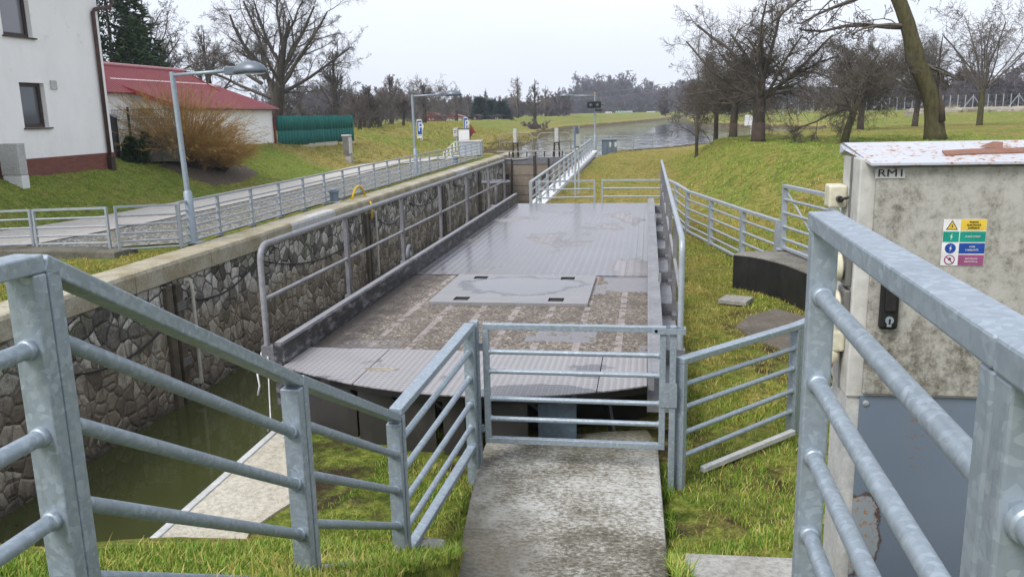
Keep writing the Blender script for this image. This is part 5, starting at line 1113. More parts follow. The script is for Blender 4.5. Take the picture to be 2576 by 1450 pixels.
psign(1058, 352, 301, 72, 8, 'blue P mooring sign with a white plate below, beside the second lamp post', True)
psign(1173, 330, 295, 76, 6, 'small blue P mooring sign behind the big white board', False)
b = ony(1146, 384, 62.5); b.z = min(b.z, h1(b.x, b.y)); H = ony(1146, 323, 62.5).z - b.z; t = sign('notice_sign', 'small white notice plate on a grey post left of the big white board', 'sign', b, None, H=H, pole_r=.06, poles=(.12,)); m = MB(); m.box(b.x - .02 * 6, b.x + .22, b.y - .1, b.y - .07, b.z + H - .6, b.z + H + .05); Pq = m.build('plate', M['dirtywhite'], t); m = MB(); m.box(b.x - .06, b.x + .15, b.y - .104, b.y - .1005, b.z + H - .22, b.z + H - .17); m.box(b.x - .06, b.x + .1, b.y - .104, b.y - .1005, b.z + H - .33, b.z + H - .29); m.build('lettering', M['dark'], Pq)
# grey box and white board
b = ony(1176, 388, 61.5); b.z = -.6; t = thing('equipment_box', 'big light grey equipment box behind the quay fence', 'box', b); zt = ony(1176, 357, 61.5).z
m = MB(); m.box(b.x - .55, b.x + 1.05, b.y - .4, b.y + .4, b.z, zt); m.build('body', mottled('light_grey_box', (.33, .36, .42), (.42, .45, .52), 2, .5, 0, .05), t, bevel=.03); m = MB(); m.box(b.x - .6, b.x + 1.1, b.y - .45, b.y + .45, zt + .002, zt + .1); m.build('lid', M['dirtywhite'], t, bevel=.03)
a, c = ony(1153, 353, 62.2), ony(1180, 325, 62.2); t = thing('notice_board', 'large blank white board with a dark frame, standing behind the grey equipment box', 'board', (a.x, 62.2, -.6)); m = MB(); m.box(a.x, c.x, 62.2, 62.25, a.z, c.z); m.build('panel', M['white'], t); m = MB()
for q in ((a.x - .04, a.x, a.z, c.z), (c.x, c.x + .05, a.z, c.z), (a.x - .04, c.x + .05, a.z - .05, a.z), (a.x - .04, c.x + .05, c.z, c.z + .05)): m.box(q[0], q[1], 62.17, 62.26, q[2], q[3])
m.build('frame', M['dark'], t); m = MB()
for x in (a.x + .1, c.x - .1): m.beam((x, 62.3, -.8), (x, 62.3, c.z), .06, .06)
m.build('leg', M['dark'], t); m = MB(); m.prism([(c.x + .05, 62.3, a.z + .2), (c.x + .28, 62.3, a.z + .5), (c.x + .5, 62.3, a.z + .52), (c.x + .05, 62.3, a.z + 1.2)], (0, .05, 0)); m.build('torn_banner', M['redtrim'], t)
a, c = ony(1199, 383, 62), ony(1214, 352, 62); t = thing('notice_board', 'small white notice board at the end of the quay fence', 'board', (a.x, 62, -.6)); m = MB(); m.box(a.x, c.x, 62, 62.04, a.z, c.z); m.build('panel', M['white'], t); m = MB(); m.beam(((a.x + c.x) / 2, 62.06, -.7), ((a.x + c.x) / 2, 62.06, c.z), .06, .06); m.build('post', M['dark'], t)
a = ony(1193, 372, 61.8); m = MB(); m.box(a.x - .09, a.x + .09, 61.75, 61.85, a.z - .35, a.z + .5); tag(m.build('red_marker', M['red'], None, bevel=.03, loc=(a.x, 61.8, a.z)), 'narrow red marker plate between grey box and small notice board', 'marker')
# tall two-legged sign seen edge-on in front of the chamber fence
ya = 31.0; a, b2 = ony(1446, 410, ya), ony(1453, 410, ya); zt = ony(1449, 318, ya).z; zb = ony(1449, 372, ya).z; t = thing('lock_sign', 'tall grey sign on two galvanised legs seen nearly edge on, by the chamber fence', 'sign', (a.x, ya, -.6))
for x, y in ((a.x, ya), (b2.x + .0, ya + .4)): m = MB(); m.beam((x, y, -.8), (x, y, zt), .06, .06); m.build('leg', M['galvfar'], t)
m = MB(); m.hull8([(a.x - .03, ya - .1, zb), (a.x + .01, ya - .1, zb), (b2.x + .01, ya + .5, zb), (b2.x + .01, ya + .5, zb), (a.x - .03, ya - .1, zt), (a.x + .01, ya - .1, zt), (b2.x + .01, ya + .5, zt), (b2.x + .01, ya + .5, zt)]); P_ = m.build('board', M['bluegrey'], t); m = MB(); m.hull8([(a.x + .014, ya - .04, zb + .05), (a.x + .018, ya - .04, zb + .05), (b2.x + .054, ya + .45, zb + .05), (b2.x + .0508, ya + .45, zb + .05), (a.x + .014, ya - .04, zb + .5), (a.x + .018, ya - .04, zb + .5), (b2.x + .054, ya + .45, zb + .5), (b2.x + .0508, ya + .45, zb + .5)]); m.build('pale_field', M['white'], P_)
# blue grey utility box by the water fence
a, c = ony(1513, 384, 63), ony(1550, 352, 63); zb = h1(a.x, 63) - .1; t = thing('utility_box', 'blue grey steel utility box on the grass before the water fence', 'utility box', (a.x, 63, zb)); w = (c.x - a.x)
m = MB(); m.box(a.x, c.x, 63, 63.9, zb, c.z); m.build('body', mottled('streaked_blue_grey', (.07, .10, .135), (.16, .205, .25), 1.2, .5), t, bevel=.02); m = MB(); m.box(a.x - .05, c.x + .05, 62.95, 63.95, c.z + .002, c.z + .06); m.build('lid', M['bluegrey'], t); m = MB()
for f in (.36, .7): m.box(a.x + w * f - .01, a.x + w * f + .01, 62.985, 63, zb + .1, c.z - .05)
m.build('door_gap', M['dark'], t); m = MB()
for f in (.52, .88): m.box(a.x + w * f, a.x + w * f + .14, 62.985, 63, c.z - .5, c.z - .15)
m.build('notice', M['dirtywhite'], t)
# ------------------------------------------------------------------ trees
class Segs:
    def __init__(s): s.a = []; s.b = []; s.r = []; s.q = []
    def add(s, a, b, r, q): s.a.append(tuple(a)); s.b.append(tuple(b)); s.r.append(r); s.q.append(q)
    def mesh(s, sides=3):
        A, B = np.array(s.a), np.array(s.b); R0, R1 = np.array(s.r)[:, None], np.array(s.q)[:, None]
        D = B - A; D /= np.maximum(np.linalg.norm(D, axis=1, keepdims=True), 1e-9)
        up = np.where(np.abs(D[:, 2:3]) < .9, np.array([[0, 0, 1.]]), np.array([[1., 0, 0]])); U = np.cross(D, up); U /= np.linalg.norm(U, axis=1, keepdims=True); W = np.cross(D, U)
        n = len(A); vs = np.empty((n, 2 * sides, 3))
        for j in range(sides):
            t = 2 * math.pi * j / sides; o = U * math.cos(t) + W * math.sin(t); vs[:, j] = A + o * R0; vs[:, sides + j] = B + o * R1
        f = np.array([[j, (j + 1) % sides, sides + (j + 1) % sides, sides + j] for j in range(sides)]); F = (np.arange(n) * 2 * sides)[:, None, None] + f[None]
        return vs.reshape(-1, 3), F.reshape(-1, 4)
def rv(rs): return V((rs.gauss(0, 1), rs.gauss(0, 1), rs.gauss(0, 1)))
def perp(d, rs):
    a = rv(rs); a = a - d * a.dot(d); return a.normalized()
def grow(S, p, d, L, r, lv, P, rs):
    """recursive bare branch; P: per-level (children, length ratio, angle, upward pull, wobble)"""
    k, ratio, ang, pull, wob = P[lv]; n = 5 if lv < 2 else (4 if lv < 3 else 3); rm = P[-1]
    pts = [(p, r)]; d = d.normalized()
    for i in range(n):
        d = (d + rv(rs) * wob + V((0, 0, pull))).normalized(); p2 = p + d * (L / n); r2 = max(rm, r * (1 - .62 * (i + 1) / n)); S.add(p, p2, max(pts[-1][1], rm), r2); p = p2; pts.append((p, r2))
        if lv + 2 < len(P):
            c = k / n; m = int(c) + (1 if rs.random() < c - int(c) else 0)
            if i == 0 and lv < 2: m = m // 2
            for _ in range(m):
                a = ang * rs.uniform(.7, 1.3); nd = d * math.cos(a) + perp(d, rs) * math.sin(a); t = (i + rs.random()) / n
                q = pts[-2][0].lerp(p, rs.random()); grow(S, q, nd, L * ratio * rs.uniform(.65, 1.25) * (1.15 - .55 * t), max(rm, r2 * rs.uniform(.38, .62)), lv + 1, P, rs)
    return p, d
def make_tree(name, label, seed, trunk, limbs, P, barkm, twigm, group=None, trunk_sides=12, base=None, extra=None, treated=None):
    """trunk: list of (point, radius) from the ground up, local; limbs: (point, dir, length, radius); each thing > trunk, crown"""
    rs = random.Random(seed); t = thing(name, label, 'tree', base, group)
    m = MB(); m.tube([V(p) + V(base) for p, _ in trunk], [r for _, r in trunk], trunk_sides); tk = m.build('trunk', barkm, t, True)
    S = Segs()
    for p, d, L, r in limbs: grow(S, V(p) + V(base), V(d), L, r, 0, P, rs)
    v, f = S.mesh(3); np_mesh('crown', v, f, twigm, t)
    if treated: m = MB(); m.tube([V(p) + V(base) for p, _ in treated], [r for _, r in treated], 12); m.build('painted_base', M['redbark'], t, True)
    return t
def fan(rs, o, n, e0, e1, L, r, a0=0, jit=.4):
    """limbs radiating from a fork"""
    out = []
    for i in range(n):
        az = a0 + 2 * math.pi * i / n + rs.uniform(-jit, jit); el = math.radians(rs.uniform(e0, e1)); out.append((V(o) + V((0, 0, rs.uniform(-.15, .25))), (math.cos(az) * math.cos(el), math.sin(az) * math.cos(el), math.sin(el)), L * rs.uniform(.8, 1.15), r * rs.uniform(.75, 1.1)))
    return out
ORCH = [(9, .5, .75, .012, .16), (8, .55, .8, .012, .23), (6, .62, .8, .0, .30), (1.7, .7, .8, .01, .34), (0, 0, 0, .02, .30), .0058]
def orchard(u, v, z, hv, lab, seed, tr=.2, tilt=0, treated=True, dens=1, spread=1., up=(16, 68), tm='twig', P=None, n=8, moss=False):
    b = onz(u, v, z); b.z = h1(b.x, b.y); top = ony(u, hv, b.y).z - b.z; rs = random.Random(seed); fork = top * .27
    tk = [((0, 0, -.2), tr * 1.25), ((tilt * .1, 0, .15), tr * 1.05), ((tilt * .5, 0, fork * .55), tr * .9), ((tilt, 0, fork), tr * .95), ((tilt * 1.2, 0, fork + .35), tr * .7)]
    L = (top - fork) * .62 * spread
    limbs = fan(rs, (tilt, 0, fork + .05), n, up[0], up[1], L * 1.35, tr * .42) + fan(rs, (tilt, 0, fork + .3), 3, 62, 82, (top - fork) * .66, tr * .45, 1)
    tt = [((0, 0, -.1), tr * 1.28), ((tilt * .1, 0, .15), tr * 1.07), ((tilt * .35, 0, fork * .5), tr * .955)] if treated else None
    return make_tree('orchard_tree', lab, seed, tk, limbs, P or ORCH, M['barkmoss' if moss else 'bark'], M[tm], 'orchard trees on the right bank', base=b, treated=tt)
orchard(1906, 356, .9, -10, 'biggest orchard tree on the right bank, wide dense bare crown above a short reddish trunk', 3, .30, 0, True, spread=1.12)
orchard(1843, 345, .9, 70, 'orchard tree with reddish trunk base just left of the biggest one', 5, .21, .05)
orchard(1800, 340, .9, 120, 'slim orchard tree half hidden behind the two thick ones, white painted above a dark foot', 6, .14, 0, False)
orchard(1752, 358, .8, 215, 'young thin orchard tree standing nearest the slope, left of the group', 8, .085, 0, False, n=5, spread=.8, up=(35, 75), P=[(5, .6, .7, .02, .18), (5, .6, .75, .0, .26), (3, .6, .8, 0, .3), (0, 0, 0, 0, .3), .010])
orchard(2123, 358, .9, 85, 'orchard tree with slanting dark trunk just left above the beige cabinet', 12, .16, .28, False, spread=1.2, up=(0, 60), moss=True)
orchard(2163, 322, .9, 60, 'orchard tree with red banded trunk foot, farther behind the slanting one', 14, .22, .05, True, spread=1.1)
orchard(2300, 313, .9, 70, 'orchard tree standing close left of the thick leaning trunk', 17, .22, .15, True)
orchard(2463, 310, .9, 15, 'open vase shaped tree on the far right with many upright thin limbs', 21, .22, 0, False, spread=1.15, up=(32, 70), n=9, tm='twiggrey', moss=True, P=[(6, .6, .5, .03, .12), (6, .55, .6, .02, .2), (4, .6, .7, 0, .28), (2, .6, .7, 0, .3), (0, 0, 0, 0, .3), .010])
# thick leaning trunk
def leaning():
    b = onz(2351, 352, .9); b.z = h1(b.x, b.y); Y = b.y; rs = random.Random(5)
    P_ = [(2352, 360, 31), (2350, 335, 26), (2349, 300, 23), (2345, 262, 21), (2335, 225, 21), (2320, 190, 22), (2306, 160, 21), (2300, 140, 23), (2292, 100, 19), (2282, 60, 18), (2268, 20, 17), (2252, -20, 17), (2225, -80, 16), (2200, -140, 12)]
    tk = [(ony(u, v, Y) - b, r * .9 * Y / 2100) for u, v, r in P_]
    def at(u, v, dy=0): return ony(u, v, Y) + V((0, dy, 0)) - b
    limbs = [(at(2300, 65), (-.95, -.2, .25), 2.6, .10), (at(2300, 70), (-.98, .1, .12), 4.6, .12), (at(2252, -20), (-.9, -.1, .05), 4.0, .13), (at(2240, -40), (-.8, .2, -.15), 3.8, .12), (at(2225, -80), (-.95, 0, -.3), 5, .12), (at(2305, 155), (.8, -.1, -.25), 1.9, .10), (at(2325, 160), (.75, .1, -.2), 1.6, .07), (at(2225, -80), (.8, 0, .3), 4, .12), (at(2220, -90), (.3, .3, .9), 4, .14), (at(2295, 160), (-.9, 0, .15), .35, .08)]
    t = make_tree('leaning_tree', 'thick leaning mossy tree trunk rising out of the picture above the beige cabinet', 31, tk, limbs, [(5, .5, .7, -.03, .16), (5, .55, .8, 0, .25), (4, .6, .8, 0, .3), (3, .6, .8, 0, .3), (0, 0, 0, 0, .3), .011], M['barkmoss'], M['twig'], base=b, trunk_sides=18)
    m = MB(); m.tube([at(2349, 305) + b + V((.18, -.42, 0)), at(2358, 270) + b + V((.06, -.34, 0)), at(2352, 232) + b + V((.1, -.25, 0))], [.14, .11, .04], 8); m.build('dead_wood', M['redbark'], t, True)
    m = MB(); m.tube([at(2358, 232) + b, at(2360, 180) + b, at(2366, 120) + b, at(2372, 85) + b], [.05, .045, .035, .012], 6); m.build('dead_stub', M['bark'], t)
leaning()
# ---------------- left: big walnut and neighbours
WAL = [(9, .5, .6, .03, .10), (8, .46, .7, .03, .18), (6, .55, .8, .01, .26), (3, .6, .85, 0, .3), (0, 0, 0, 0, .3), .008]
def walnut():
    Y = 70; b = ony(690, 300, Y); b.z = 1.0; rs = random.Random(2); at = lambda u, v, dy=0: ony(u, v, Y) + V((0, dy, 0)) - b
    tk = [((0, 0, -.5), .62), (at(695, 275), .55), (at(700, 240), .52), (at(705, 205), .40), (at(706, 170), .34), (at(715, 110), .22), (at(728, 50), .10)]
    limbs = [(at(690, 250), (-.25, .1, 1), 8.5, .26), (at(668, 200), (-.35, -.2, .9), 6, .26), (at(700, 225), (.75, -.15, .7), 8, .22), (at(700, 238), (.8, .2, .38), 7.5, .2), (at(695, 250), (-.85, 0, .4), 8.2, .18), (at(700, 230), (-.75, .3, .62), 8.6, .19), (at(706, 180), (.5, .2, .9), 6.2, .24), (at(706, 165), (-.4, -.2, .95), 5.6, .22), (at(712, 125), (.3, 0, .95), 4.6, .18), (at(712, 120), (-.15, .2, 1), 4.8, .18), (at(700, 205), (.2, -.8, .6), 5, .2), (at(700, 205), (0, .85, .6), 5, .2), (at(660, 210), (-.9, .1, .7), 5.5, .2)]
    make_tree('walnut_tree', 'huge bare spreading tree rising behind the garage and green net fence', 41, tk, limbs, WAL, M['bark'], M['twig'], base=b, trunk_sides=14)
walnut()
def bigbare(u, vb, vt, Y, lab, seed, tm='twig', el=(35, 80), r=.3, spread=.8, n=9, z=None, P=None, name='bare_tree', group='bare trees behind the left bank'):
    b = ony(u, vb, Y); b.z = h1(b.x, b.y) if z is None else z; H = ony(u, vt, Y).z - b.z; rs = random.Random(seed)
    tk = [((0, 0, -.4), r * 1.2), ((0, 0, H * .12), r), ((.1, 0, H * .3), r * .8), ((.05, 0, H * .5), r * .55), ((0, 0, H * .72), r * .3), ((.1, 0, H * .9), r * .1)]
    limbs = []
    for k in range(4): limbs += fan(rs, (0, 0, H * (.2 + .15 * k)), n // 3 + 1, el[0], el[1], H * (.48 - .07 * k) * spread, r * (.5 - .08 * k), k, .8)
    return make_tree(name, lab, seed, tk, limbs, P or WAL2, M['bark'], M[tm], group, base=b, trunk_sides=8)
WAL2 = [(7, .52, .6, .03, .13), (6, .55, .7, .02, .22), (4, .58, .8, .01, .27), (1.5, .6, .8, 0, .3), (0, 0, 0, 0, .3), .010]
FAR2 = [(6, .52, .6, .03, .14), (6, .55, .75, .02, .22), (3, .58, .8, .01, .27), (0, 0, 0, 0, .3), .02]
bigbare(845, 300, 100, 78, 'tall narrow bare tree behind the green net fence, right of the huge spreading one', 51, spread=.75)
bigbare(530, 300, 45, 74, 'bare tree with fine upright twigs behind the garage roof, left of the huge spreading one', 52, 'twiggrey', spread=.85)
bigbare(385, 300, -60, 60, 'bare tree with dark drooping twigs beside the conifer behind the house', 53, spread=.9, el=(10, 70))
bigbare(425, 300, 120, 64, 'low bushy bare tree behind the second red roof', 54, 'twig', spread=1.0, el=(10, 60))
bigbare(985, 318, 172, 98, 'rounded purple brown bare tree on the levee skyline', 55, 'twigpurple', spread=.85, P=WAL2)
bigbare(1068, 315, 195, 118, 'bare tree just right of the purple brown one, behind the second lamp post', 56, 'twiggrey', spread=.75)
bigbare(930, 325, 215, 72, 'crooked bare tree bending right at the end of the green net fence', 57, spread=1.1, el=(5, 60))
bigbare(905, 330, 235, 66, 'low many stemmed bare tree rising just behind the end of the green net fence', 58, 'twiggrey', spread=1.1, el=(25, 70), r=.16)
bigbare(1015, 322, 240, 84, 'low spreading bare tree above the levee path left of the second lamp post', 59, spread=1.1, el=(25, 70), r=.16)
bigbare(1148, 312, 215, 140, 'bare tree above the cottages right of the second lamp post', 60, 'twiggrey', spread=.8, P=FAR2)
bigbare(1302, 300, 178, 190, 'tall pale bare tree left of the lone tree on the canal bank', 61, 'twigtan', spread=.62, P=FAR2, el=(45, 82))
bigbare(1345, 322, 184, 148, 'lone bare tree standing on the canal bank beyond the lock gate', 62, 'twig', spread=.55, P=FAR2, z=-.4, el=(35, 80), group=None)
bigbare(1372, 298, 205, 230, 'bare tree just behind the lone canal bank tree', 63, 'twigtan', spread=.6, P=FAR2, el=(45, 82))
bigbare(1222, 300, 212, 200, 'thin tall tree above the blue green conifers', 64, 'twigtan', spread=.5, P=FAR2, el=(50, 84))
bigbare(1180, 300, 232, 190, 'small far tree left of the blue green conifers', 65, 'twiggrey', spread=.7, P=FAR2)
# conifer behind the house and blue spruces by the cottages
def needles(name, lab, base, H, R, n, mat, seed, size, group=None, shape=1.0, low=.05, cat='tree', droop=.25):
    rs = np.random.default_rng(seed); t = thing(name, lab, cat, base, group)
    m = MB(); m.tube([V(base) - V((0, 0, .3)), V(base) + V((0, 0, H * .95))], [max(.03, H * .022), .01], 8); m.build('trunk', M['bark'], t)
    k = rs.random(n) ** 1.25 * (1 - low) + low; az = rs.random(n) * 2 * math.pi; lay = np.floor(k * H / .5) * .5 / H; rad = R * (1 - k) ** shape * (.35 + .65 * np.sqrt(rs.random(n))) * (1 + .22 * np.sin(az * 3 + k * 14) + .20 * np.sin(az * 5 + k * 31))
    c = np.stack([np.cos(az) * rad, np.sin(az) * rad, k * H - rad * droop], -1) + np.array(base)
    d = np.stack([np.cos(az), np.sin(az), -.25 + .5 * rs.random(n)], -1) + rs.normal(0, .35, (n, 3)); d /= np.linalg.norm(d, axis=1, keepdims=True); s = np.cross(d, rs.normal(0, 1, (n, 3))); s /= np.linalg.norm(s, axis=1, keepdims=True); L = size * (.6 + .9 * rs.random((n, 1)))
    v = np.stack([c - s * L * .22, c + s * L * .22, c + d * L], 1).reshape(-1, 3); np_mesh('foliage', v, np.arange(3 * n).reshape(-1, 3), mat, t); return t
b = ony(300, 300, 56); b.z = .9; needles('conifer_tree', 'tall dark conifer behind the white house', b, ony(300, 0, 56).z - .9 + 2.5, 4.6, 10500, M['thuja'], 3, .42, shape=.5, low=.10)
b = ony(345, 300, 58); b.z = .9; needles('conifer_tree', 'lower dark conifer between the house and the second red roof', b, ony(345, 75, 58).z - .9, 2.6, 9000, M['thuja'], 4, .4, shape=.6, low=.05)
for u, vt, w, Y, lab, sd in ((1208, 248, 17, 165, 'leftmost of the three blue green conifers on the levee', 7), (1236, 256, 20, 172, 'middle blue green conifer on the levee', 8), (1262, 258, 18, 164, 'rightmost of the three blue green conifers on the levee', 9)):
    b = ony(u, 300, Y); b.z = 1.2; needles('spruce_tree', lab, b, ony(u, vt, Y).z - 1.2, w * Y / 2100, 4200, M['spruce'], sd, .9, 'blue green conifers on the levee', shape=.75, low=.03)
# thuja bushes by the mesh fence
for (u, vb, vt, w, lab, sd) in ((333, 407, 346, 22, 'round dark green thuja bush nearest the house corner', 1), (356, 409, 355, 14, 'small thuja bush between the round one and the pointed one', 2), (372, 406, 333, 12, 'tall pointed thuja left of the yellow bush', 3), (396, 410, 345, 16, 'dark thuja half hidden by the yellow bush', 4), (432, 412, 345, 18, 'darkest thuja inside the left side of the yellow bush', 5)):
    b = gmarch(u, vb); Y = b.y; H = ony(u, vt, Y).z - b.z; needles('thuja_bush', lab, b, H, w * Y / 2100 * .95, 5200, M['thuja'], sd, .13, 'thuja bushes', shape=.42, low=.01, cat='bush', droop=-.1)
# yellow forsythia: two clumps of arching canes
def shrub(name, lab, base, H, R, n, mat, seed, r=.011, lean=(0, 0), group=None, sub=5):
    rs = random.Random(seed); t = thing(name, lab, 'bush', base, group); S = Segs(); W = Segs()
    for i in range(n):
        az = rs.random() * 6.283; sp = rs.random() ** .6; p = V(base) + V((math.cos(az), math.sin(az), 0)) * R * .22 * rs.random(); p.z = h1(p.x, p.y) - .05
        d = V((math.cos(az) * sp * .72 + lean[0], math.sin(az) * sp * .72 + lean[1], 1.05 - sp * .35)).normalized(); L = H * rs.uniform(.75, 1.2); k = 9; q = r * rs.uniform(.9, 1.6)
        for j in range(k):
            d = (d + V((math.cos(az), math.sin(az), 0)) * .05 * sp + V((0, 0, -.075 * sp)) + rv(rs) * .07).normalized(); p2 = p + d * L / k; (W if j < 2 else S).add(p, p2, q * (1 - .6 * j / k), q * (1 - .6 * (j + 1) / k))
            if j > 1:
                for _ in range(rs.randint(0, sub)):
                    e = (d + perp(d, rs) * rs.uniform(.5, 1.1)).normalized(); a = p.lerp(p2, rs.random()); b = a + e * rs.uniform(.12, .42); S.add(a, b, q * .5, q * .3)
            p = p2
    v, f = W.mesh(4); np_mesh('stem', v, f, M['bark'], t); v, f = S.mesh(3); np_mesh('twigs', v, f, mat, t); return t
b = gmarch(462, 416); print('fors', b); shrub('forsythia_bush', 'big ochre twiggy shrub behind the near lamp post, before the garage gable', b, 3.4, 1.8, 560, M['forsythia'], 1)
b = gmarch(545, 428); print('fors', b); shrub('forsythia_bush', 'lower ochre twiggy shrub before the white garage wall, right of the near lamp post', b, 2.05, 1.5, 400, M['forsythia'], 2)
mb = [gmarch(u, v) for u, v in ((400, 418), (465, 448), (540, 470), (600, 462), (655, 440), (625, 420), (560, 398), (470, 400))]
m = MB(); cc = sum(mb, V()) / len(mb); vv = []; ff = []
K = 12; ring = []
for i in range(48):
    a = mb[int(i / 6) % 8]; c = mb[(int(i / 6) + 1) % 8]; ring.append(a.lerp(c, (i % 6) / 6))
for k in range(K + 1):
    for i, p in enumerate(ring): q = cc.lerp(p, k / K * (1 + .08 * math.sin(i * 1.7) * (k == K))); vv.append((q.x, q.y, h1(q.x, q.y) + .05 + .03 * math.sin(i * 2.1 + k * 3)  - (.09 if k == K else 0)))
for k in range(K):
    for i in range(48): j = (i + 1) % 48; ff.append((k * 48 + i, k * 48 + j, (k + 1) * 48 + j, (k + 1) * 48 + i))
o = np_mesh('mulch_bed', np.array(vv), np.array(ff), M['mulch'], smooth=True); tag(o, 'dark leaf litter under the ochre shrubs', 'mulch', kind='stuff')
# brush and woods that read as one mass
def brush(name, lab, spots, mat, seed, r, cat='woodland', P=None, kind='stuff'):
    rs = random.Random(seed); S = Segs()
    for (x, y, z, H) in spots:
        for k in range(3):
            d = V((rs.uniform(-.5, .5), rs.uniform(-.5, .5), 1)); grow(S, V((x, y, z - .2)), d, H * rs.uniform(.7, 1.05), r * 2.2, 0, P or [(9, .5, .6, .04, .14), (6, .55, .7, .02, .22), (3, .6, .8, 0, .3), (0, 0, 0, 0, .3), r], rs)
    v, f = S.mesh(3); o = np_mesh(name, v, f, mat); tag(o, lab, cat, kind=kind); return o
rs = random.Random(77); sp = []
for i in range(30): u = rs.uniform(700, 1130); Y = rs.uniform(72, 110) if u < 1010 else rs.uniform(110, 175); p = ony(u, 310, Y); sp.append((p.x, p.y, 1.0, rs.uniform(2.6, 5.2) * Y / 95))
brush('brushwood', 'tangled bare brush along the levee behind the green net fence', sp[:46], M['twiggrey'], 5, .022, 'brushwood')
sp = [(ony(u, 325, 147).x + rs.uniform(-2, 2), 147 + rs.uniform(-5, 5), -.6, rs.uniform(1.2, 2.4)) for u in (1322, 1330, 1338, 1346, 1352, 1325, 1335)]; brush('reed_scrub', 'low brown scrub round the foot of the lone canal bank tree', sp, M['twigpurple'], 6, .03, 'scrub')
def forest(name, lab, u0, u1, Y0, Y1, n, prof, mat, seed, z=1.2, r=.10):
    rs = random.Random(seed); sp = []
    for i in range(n):
        u = rs.uniform(u0, u1); Y = rs.uniform(Y0, Y1); p = ony(u, 290, Y); H = (ony(u, np.interp(u, *prof), Y).z - z) * rs.uniform(.72, 1.04); sp.append((p.x, p.y, z, max(3, H)))
    return brush(name, lab, sp, mat, seed, r, P=[(12, .42, .7, .05, .12), (8, .5, .75, .02, .2), (4, .6, .8, 0, .28), (0, 0, 0, 0, .3), r])
forest('woodland', 'far bluish wooded hillside beyond the canal bend', 1365, 2620, 470, 560, 230, ((1365, 1440, 1480, 1560, 1640, 1700, 2000, 2600), (245, 222, 196, 192, 212, 205, 225, 205)), M['wood'], 8, r=.13)
forest('woodland', 'lower scrubby front of the far wooded hillside', 1365, 2620, 440, 500, 110, ((1365, 1480, 1560, 1700, 2600), (262, 240, 238, 240, 235)), M['wood'], 18, r=.12)
forest('woodland', 'far bare wood behind the right bank orchard', 1660, 2640, 185, 250, 80, ((1660, 1800, 2100, 2300, 2600), (248, 235, 215, 185, 165)), M['wood'], 9, r=.06)
forest('woodland', 'bare wood behind the cottages and levee on the left', 640, 1420, 215, 300, 80, ((640, 900, 1100, 1250, 1420), (205, 215, 235, 245, 235)), M['wood'], 10, r=.07)
# ------------------------------------------------------------------ small far things
def caravan(u0, u1, vt, vb, Y, lab, mat, wmat):
    a, b = ony(u0, vb, Y), ony(u1, vt, Y); z0 = max(a.z, h1(a.x, Y)); t = thing('caravan', lab, 'caravan', (a.x, Y, z0), 'caravans on the far bank'); h = b.z - z0; w = b.x - a.x
    m = MB(); m.prism([(a.x, Y, z0 + .25 * h), (b.x, Y, z0 + .25 * h), (b.x, Y, z0 + .85 * h), (b.x - .1 * w, Y, b.z), (a.x + .1 * w, Y, b.z), (a.x, Y, z0 + .85 * h)], (0, 4, 0)); m.build('body', mat, t); m = MB()
    for f in (.15, .45, .72): m.box(a.x + w * f, a.x + w * (f + .13), Y - .03, Y, z0 + .5 * h, z0 + .75 * h)
    m.build('window', wmat, t); m = MB(); m.lathe((a.x + w * .3, Y + .3, z0 + .15 * h), [(h * .15, 0), (h * .15, .3)], 10, 'Y'); m.lathe((a.x + w * .7, Y + .3, z0 + .15 * h), [(h * .15, 0), (h * .15, .3)], 10, 'Y'); m.build('wheel', M['black'], t)
mint = mottled('pale_mint_paint', (.36, .52, .46), (.42, .60, .52), .3, .5, 0, 0)
caravan(1548, 1571, 279, 287, 395, 'pale mint caravan with windows, left one of the touching mint pair on the far bank', mint, M['dark']); caravan(1572, 1590, 279, 286.5, 396, 'plain pale mint caravan, right one of the touching mint pair on the far bank', mint, mint)
caravan(1522, 1538, 281, 288, 392, 'small white caravan left of the mint pair on the far bank', M['white'], M['dark']); caravan(1626, 1648, 280, 284.5, 410, 'white caravan on the far bank, right of the mint pair', M['white'], M['dirtywhite'])
def shed(u0, u1, ve, vb, Y, lab, wm, rm, extra=0):
    a, b = ony(u0, vb, Y), ony(u1, vb, Y); z0 = h1(a.x, Y) - .3; ze = ony(u0, ve, Y).z; w = b.x - a.x; t = thing('cottage', lab, 'cottage', ((a.x + b.x) / 2, Y, z0), 'cottages behind the levee')
    m = MB(); m.box(a.x, b.x, Y, Y + 4, z0, ze); m.build('wall', wm, t); m = MB(); m.prism([(a.x - .3, Y - .3, ze), (b.x + .3, Y - .3, ze), (b.x + .3, Y - .3, ze + .1), ((a.x + b.x) / 2, Y - .3, ze + w * .2), (a.x - .3, Y - .3, ze + .1)], (0, 4.6, 0)); m.build('roof', rm, t)
    m = MB(); c = (a.x + b.x) / 2; m.box(c - w * .12, c + w * .12, Y - .04, Y, z0 + (ze - z0) * .45, z0 + (ze - z0) * .8); W = m.build('window', M['white'], t); m = MB(); m.box(c - w * .08, c + w * .08, Y - .05, Y - .041, z0 + (ze - z0) * .5, z0 + (ze - z0) * .76); m.build('pane', M['dark'], W)
shed(1186, 1202, 292, 306, 150, 'small dark brown cottage with a white window, left of the blue green conifers', M['frame'], M['frame']); shed(1118, 1160, 296, 310, 158, 'low white cottage wall behind the levee, left of the brown cottage', M['white'], M['redtrim']); shed(1060, 1110, 294, 310, 150, 'low dark shed with a red roof behind the brush', M['redtrim'], M['redtrim']); shed(1236, 1262, 293, 303, 160, 'dark shed under the blue green conifers', M['frame'], M['dark'])
